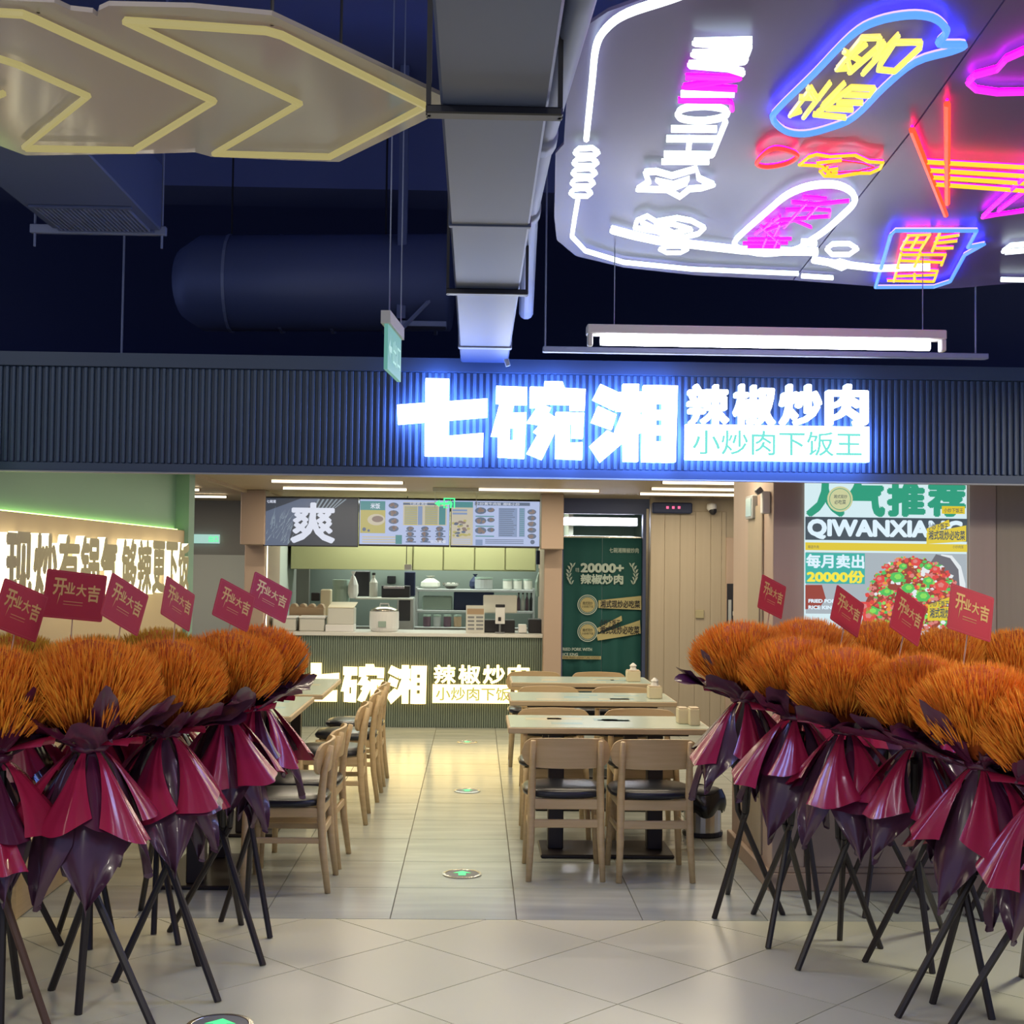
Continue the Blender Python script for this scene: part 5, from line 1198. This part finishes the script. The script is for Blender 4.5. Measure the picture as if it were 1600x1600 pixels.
def stand(seed, feet, tie_px, tie_py, Y, label, S=1.0, tilt=(0, 0), olive=False, brown=False):
    rnd = random.Random(seed)
    T = P(tie_px, tie_py, Y)
    fw = [F(*f) for f in feet] if feet else None
    if fw is None:
        a0 = rnd.random()*6; fw = [Vector((T.x+.25*math.cos(a0+k*2.1), Y+.16*math.sin(a0+k*2.1), 0)) for k in range(3)]
    cx = sum(f.x for f in fw)/len(fw); cy = sum(f.y for f in fw)/len(fw)
    t = thing('flower_stand', label, 'flower stand', (T.x, Y, 0), group='opening flower stands')
    C = Vector(((cx*.35+T.x*.65), (cy*.35+Y*.65), .52))
    for i, f in enumerate(fw):
        dv = C-f; up = C+dv*((T.z-.06-C.z)/max(.2, dv.z))*.9; mx = Vector((T.x, Y, 0))
        off = Vector((up.x-T.x, up.y-Y, 0)); 
        if off.length > .06: off = off.normalized()*.06
        up = Vector((T.x+off.x, Y+off.y, T.z-.06)); cc = Vector((C.x+(f.x-cx)*-.10, C.y+(f.y-cy)*-.10+.02*(i-1), .52))
        b = B(); b.cyl(f+Vector((0, 0, .001)), cc, .0145*S, .0145*S, 8); b.cyl(cc, up, .0145*S, .0145*S, 8); obj('leg', b, 'leg_brown' if (brown and i == 0) else 'leg_black', t)
    lo = Vector((0, 0, T.z))
    e = bpy.data.objects.new('bouquet', None)  # not linked; orientation computed by hand
    hd = bpy.data.objects.new('grass_plumes', FO if olive else FM[seed % 3]); COL.objects.link(hd); hd.parent = t; hd.location = lo+Vector((tilt[0]*.06, 0, 0))
    hd.rotation_euler = (0, tilt[0], rnd.random()*6); hd.scale = (S, S, S); tag(hd, kind='stuff')
    co = bpy.data.objects.new('bouquet_core', CMe); COL.objects.link(co); co.parent = t; co.location = lo; co.rotation_euler = (0, tilt[0], 0); co.scale = (S*.97,)*3
    bpy.data.objects.remove(e)
    def ring(kind, mt, n, a0, z, tl=0, sc=1.0, jit=.15):
        for k in range(n):
            L_ = LIB[(kind, mt)]; me = L_[(seed+k) % len(L_)]
            put(NM[kind], me, t, lo+Vector((0, 0, z)), a0+2*PI*k/n+rnd.uniform(-jit, jit), rnd.uniform(-.08, .08)+tl, S*sc*rnd.uniform(.92, 1.06))
    ring('ribbon', 'wine_dark', 1, 0, 0); ring('collar', 'wine_dark', 6, rnd.random(), .0); ring('collar', 'plum', 4, rnd.random(), -.005, .1, 1.05)
    ring('flute', 'wine', 6, rnd.random(), -.005, 0, 1.0); ring('flute', 'wine_dark', 3, rnd.random(), -.02, 0, .9); ring('corner', 'plum', 5, rnd.random(), -.02); ring('loop', 'wine', 2, PI/2-.5, 0, 0, .8, .35)
    return t
# left group
stand(1, [(122, 1585), (238, 1604), (80, 1547)], 140, 1166, 4.95, 'flower stand with the largest orange plumes at the front of the left group', 1.03, (-.04, 0))
stand(2, [(341, 1566), (178, 1535), (311, 1509)], 258, 1146, 5.35, 'flower stand just right of the largest left one, grass head under the second card', .98)
stand(3, [(411, 1509), (265, 1456), (377, 1445)], 352, 1118, 5.75, 'flower stand third from the front in the left group, beside the aisle chair', .94)
stand(4, [(422, 1466), (385, 1420), (345, 1440)], 402, 1096, 6.02, 'rightmost flower stand of the left group, next to the left dining tables', .88, (.10, 0))
stand(5, [(75, 1606), (0, 1604), (30, 1560)], -14, 1182, 4.85, 'flower stand cut by the left edge of the frame, one leg brown', 1.03, (0, 0), False, True)
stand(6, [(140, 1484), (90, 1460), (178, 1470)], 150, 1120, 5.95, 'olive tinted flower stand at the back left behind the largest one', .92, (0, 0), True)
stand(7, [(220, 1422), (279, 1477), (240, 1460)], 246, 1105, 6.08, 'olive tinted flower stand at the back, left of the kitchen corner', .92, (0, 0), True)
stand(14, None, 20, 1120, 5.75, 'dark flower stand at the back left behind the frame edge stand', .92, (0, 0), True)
# right group
stand(8, [(1116, 1435), (1137, 1397), (1223, 1429)], 1163, 1092, 6.12, 'leftmost flower stand of the right group, nearest the dining tables', .93, (-.05, 0))
stand(9, [(1200, 1482), (1177, 1428), (1265, 1429)], 1243, 1120, 5.85, 'second flower stand from the left in the right group', .93, (-.03, 0))
stand(10, [(1246, 1516), (1312, 1469), (1376, 1482)], 1322, 1142, 5.60, 'third flower stand from the left in the right group', .93)
stand(11, [(1351, 1503), (1457, 1521), (1472, 1451)], 1435, 1165, 5.35, 'fourth flower stand from the left in the right group', .96)
stand(12, [(1402, 1590), (1457, 1568), (1550, 1593)], 1535, 1195, 5.02, 'large flower stand at the front of the right group', 1.0)
stand(13, [(1486, 1604), (1597, 1526), (1640, 1600)], 1640, 1235, 4.80, 'flower stand cut by the right edge of the frame', 1.0)
stand(15, [(1216, 1390), (1281, 1425), (1265, 1405)], 1262, 1076, 6.42, 'back row flower stand under the poster, left end', .88)
stand(16, None, 1372, 1078, 6.50, 'back row flower stand under the poster, second from the left', .88)
stand(17, None, 1480, 1092, 6.45, 'back row flower stand right of the poster middle', .90)
stand(18, None, 1590, 1098, 6.40, 'back row flower stand at the right edge beneath the beige wall', .92)

# ------------------------------------------------------------------ red greeting cards
def gcard(tl, tr, br, bl, Y, wd, sgn, foot, label, textured=True):
    C4 = [Vector(q_) for q_ in ((tl[0], tl[1]), (tr[0], tr[1]), (br[0], br[1]), (bl[0], bl[1]))]
    c = sum(C4, Vector((0, 0)))/4; cw = P(c.x, c.y, Y)
    L_, R_, T_, D_ = (C4[0]+C4[3])/2, (C4[1]+C4[2])/2, (C4[0]+C4[1])/2, (C4[3]+C4[2])/2
    best = None
    for k in range(0, 60):
        y_ = k*.004*sgn; v = P(R_.x, R_.y, Y+y_/2)-P(L_.x, L_.y, Y-y_/2)
        if best is None or abs(v.length-wd) < best[0]: best = (abs(v.length-wd), v)
    R3 = best[1]; best = None
    for k in range(-45, 46):
        y_ = k*.003; v = P(D_.x, D_.y, Y+y_/2)-P(T_.x, T_.y, Y-y_/2); e_ = abs(v.normalized().dot(R3.normalized()))+.2*abs(y_)
        if best is None or e_ < best[0]: best = (e_, v)
    D3 = best[1]; w_ = R3.length
    R3.normalize(); U3 = -(D3-R3*D3.dot(R3)); U3.normalize(); h_ = abs(D3.dot(U3))
    fr = frame(cw, R3, U3); N = R3.cross(U3)
    if N.y > 0: print('card faces away', label)
    t = thing('greeting_card', label, 'card', cw, group='red opening cards on sticks')
    rc = .008; pts = []
    for sx, sy, a0 in ((1, 1, 0), (-1, 1, 90), (-1, -1, 180), (1, -1, 270)):
        for k in range(4): an = math.radians(a0+k*30); pts.append((sx*(w_/2-rc)+rc*math.cos(an), sy*(h_/2-rc)+rc*math.sin(an)))
    b = B(); b.prism(pts, fr, -.001, .001); obj('board', b, 'card_red', t)
    b = B(); e = .006; th = .0012
    for x0, y0, x1, y1 in ((-w_/2+e, h_/2-e-th, w_/2-e, h_/2-e), (-w_/2+e, -h_/2+e, w_/2-e, -h_/2+e+th), (-w_/2+e, -h_/2+e, -w_/2+e+th, h_/2-e), (w_/2-e-th, -h_/2+e, w_/2-e, h_/2-e)):
        b.add([fr(x0, y0, .0016), fr(x1, y0, .0016), fr(x1, y1, .0016), fr(x0, y1, .0016)], [(0, 1, 2, 3)])
    obj('border', b, 'card_edge', t)
    b = B(); cw_ = w_*.80/4
    for k, ch in enumerate('开业大吉'):
        hh = h_*(.36, .24, .26, .36)[k]; y0 = h_*(-.02, .03, .0, -.10)[k]
        text(b, ch, fr, -w_*.37+k*cw_*.95, y0, -w_*.37+k*cw_*.95+cw_*(1.05, .85, .85, 1.05)[k], y0+hh, .0018, 0, .028)
    # the long brush tail of the first character, and thin caption lines
    b.add([fr(-w_*.26, .0+h_*.02, .0018), fr(-w_*.28, -h_*.22, .0018), fr(-w_*.235, h_*.05, .0018)], [(0, 1, 2)])
    for yy, th in ((-.14, .006), (-.20, .004)): b.add([fr(-w_*.18, h_*yy, .0018), fr(w_*.14, h_*yy, .0018), fr(w_*.14, h_*yy+h_*th*2, .0018), fr(-w_*.18, h_*yy+h_*th*2, .0018)], [(0, 1, 2, 3)])
    obj('lettering', b, 'gold', t)
    b = B(); p0 = fr(0, -h_*.15, -.004); p1 = P(foot[0], foot[1], Y+.02); b.cyl(p0, p1, .0028, n=6); obj('stick', b, 'stick', t)
CW = .225
gcard((8, 901), (77, 934), (56, 1003), (-14, 979), 4.85, CW, 1, (10, 1060), 'red card with gold characters at the left frame edge')
gcard((74, 887), (169, 901), (159, 971), (66, 965), 5.55, .265, 1, (108, 1040), 'widest red card of the left group, facing almost straight ahead')
gcard((175, 893), (234, 932), (214, 994), (158, 961), 5.0, CW, 1, (180, 1040), 'red card third from the left, lapping over the widest one')
gcard((260, 899), (306, 930), (295, 988), (252, 959), 5.3, CW, 1, (268, 1030), 'narrow turned red card fourth from the left, before the slogan wall end')
gcard((344, 902), (402, 933), (385, 988), (333, 961), 5.7, CW, 1, (352, 1020), 'red card fifth from the left, before the pale corridor')
gcard((397, 891), (459, 926), (444, 973), (388, 945), 6.05, CW, 1, (405, 1010), 'red card before the left edge of the kitchen opening')
gcard((1190, 896), (1230, 918), (1220, 967), (1185, 950), 6.1, CW, 1, (1195, 1010), 'dim red card leftmost in the right group')
gcard((1308, 913), (1351, 945), (1340, 997), (1297, 967), 5.8, CW, 1, (1310, 1030), 'turned red card before the left half of the poster')
gcard((1402, 915), (1449, 952), (1433, 1009), (1391, 981), 5.6, CW, 1, (1402, 1040), 'turned red card before the right half of the poster')
gcard((1486, 911), (1554, 934), (1547, 1004), (1480, 981), 5.1, CW, 1, (1505, 1040), 'largest red card of the right group, at the right edge of the poster')

# ------------------------------------------------------------------ corridor luminaires (behind the viewer; two at the sides added for brightness)
for k, (x, y, pw) in enumerate(((-1.9, 1.0, 62), (1.9, 1.2, 55), (0.0, -1.2, 60), (3.2, 4.5, 50), (-2.9, 4.0, 16))):
    t = thing('corridor_light', 'square white corridor ceiling lamp outside the view, '+('front left', 'front right', 'rear', 'far right, added to brighten the pillar', 'far left, added as side light')[k], 'light', (x, y, (3.6, 3.6, 3.6, 2.55, 3.4)[k]), group='corridor ceiling lamps')
    zl = t.location.z
    b = B(); b.ebox(x-.32, y-.32, zl, x+.32, y+.32, zl+.06, .004); obj('frame', b, 'offwhite', t)
    b = B(); b.cyl((x, y, zl+.06), (x, y, 4.3), .01, n=6); obj('rod', b, 'black_metal', t)
    area('lamp', (x, y, zl-.01), .6, .6, pw, (1.0, 0.94, 0.80), parent=t)
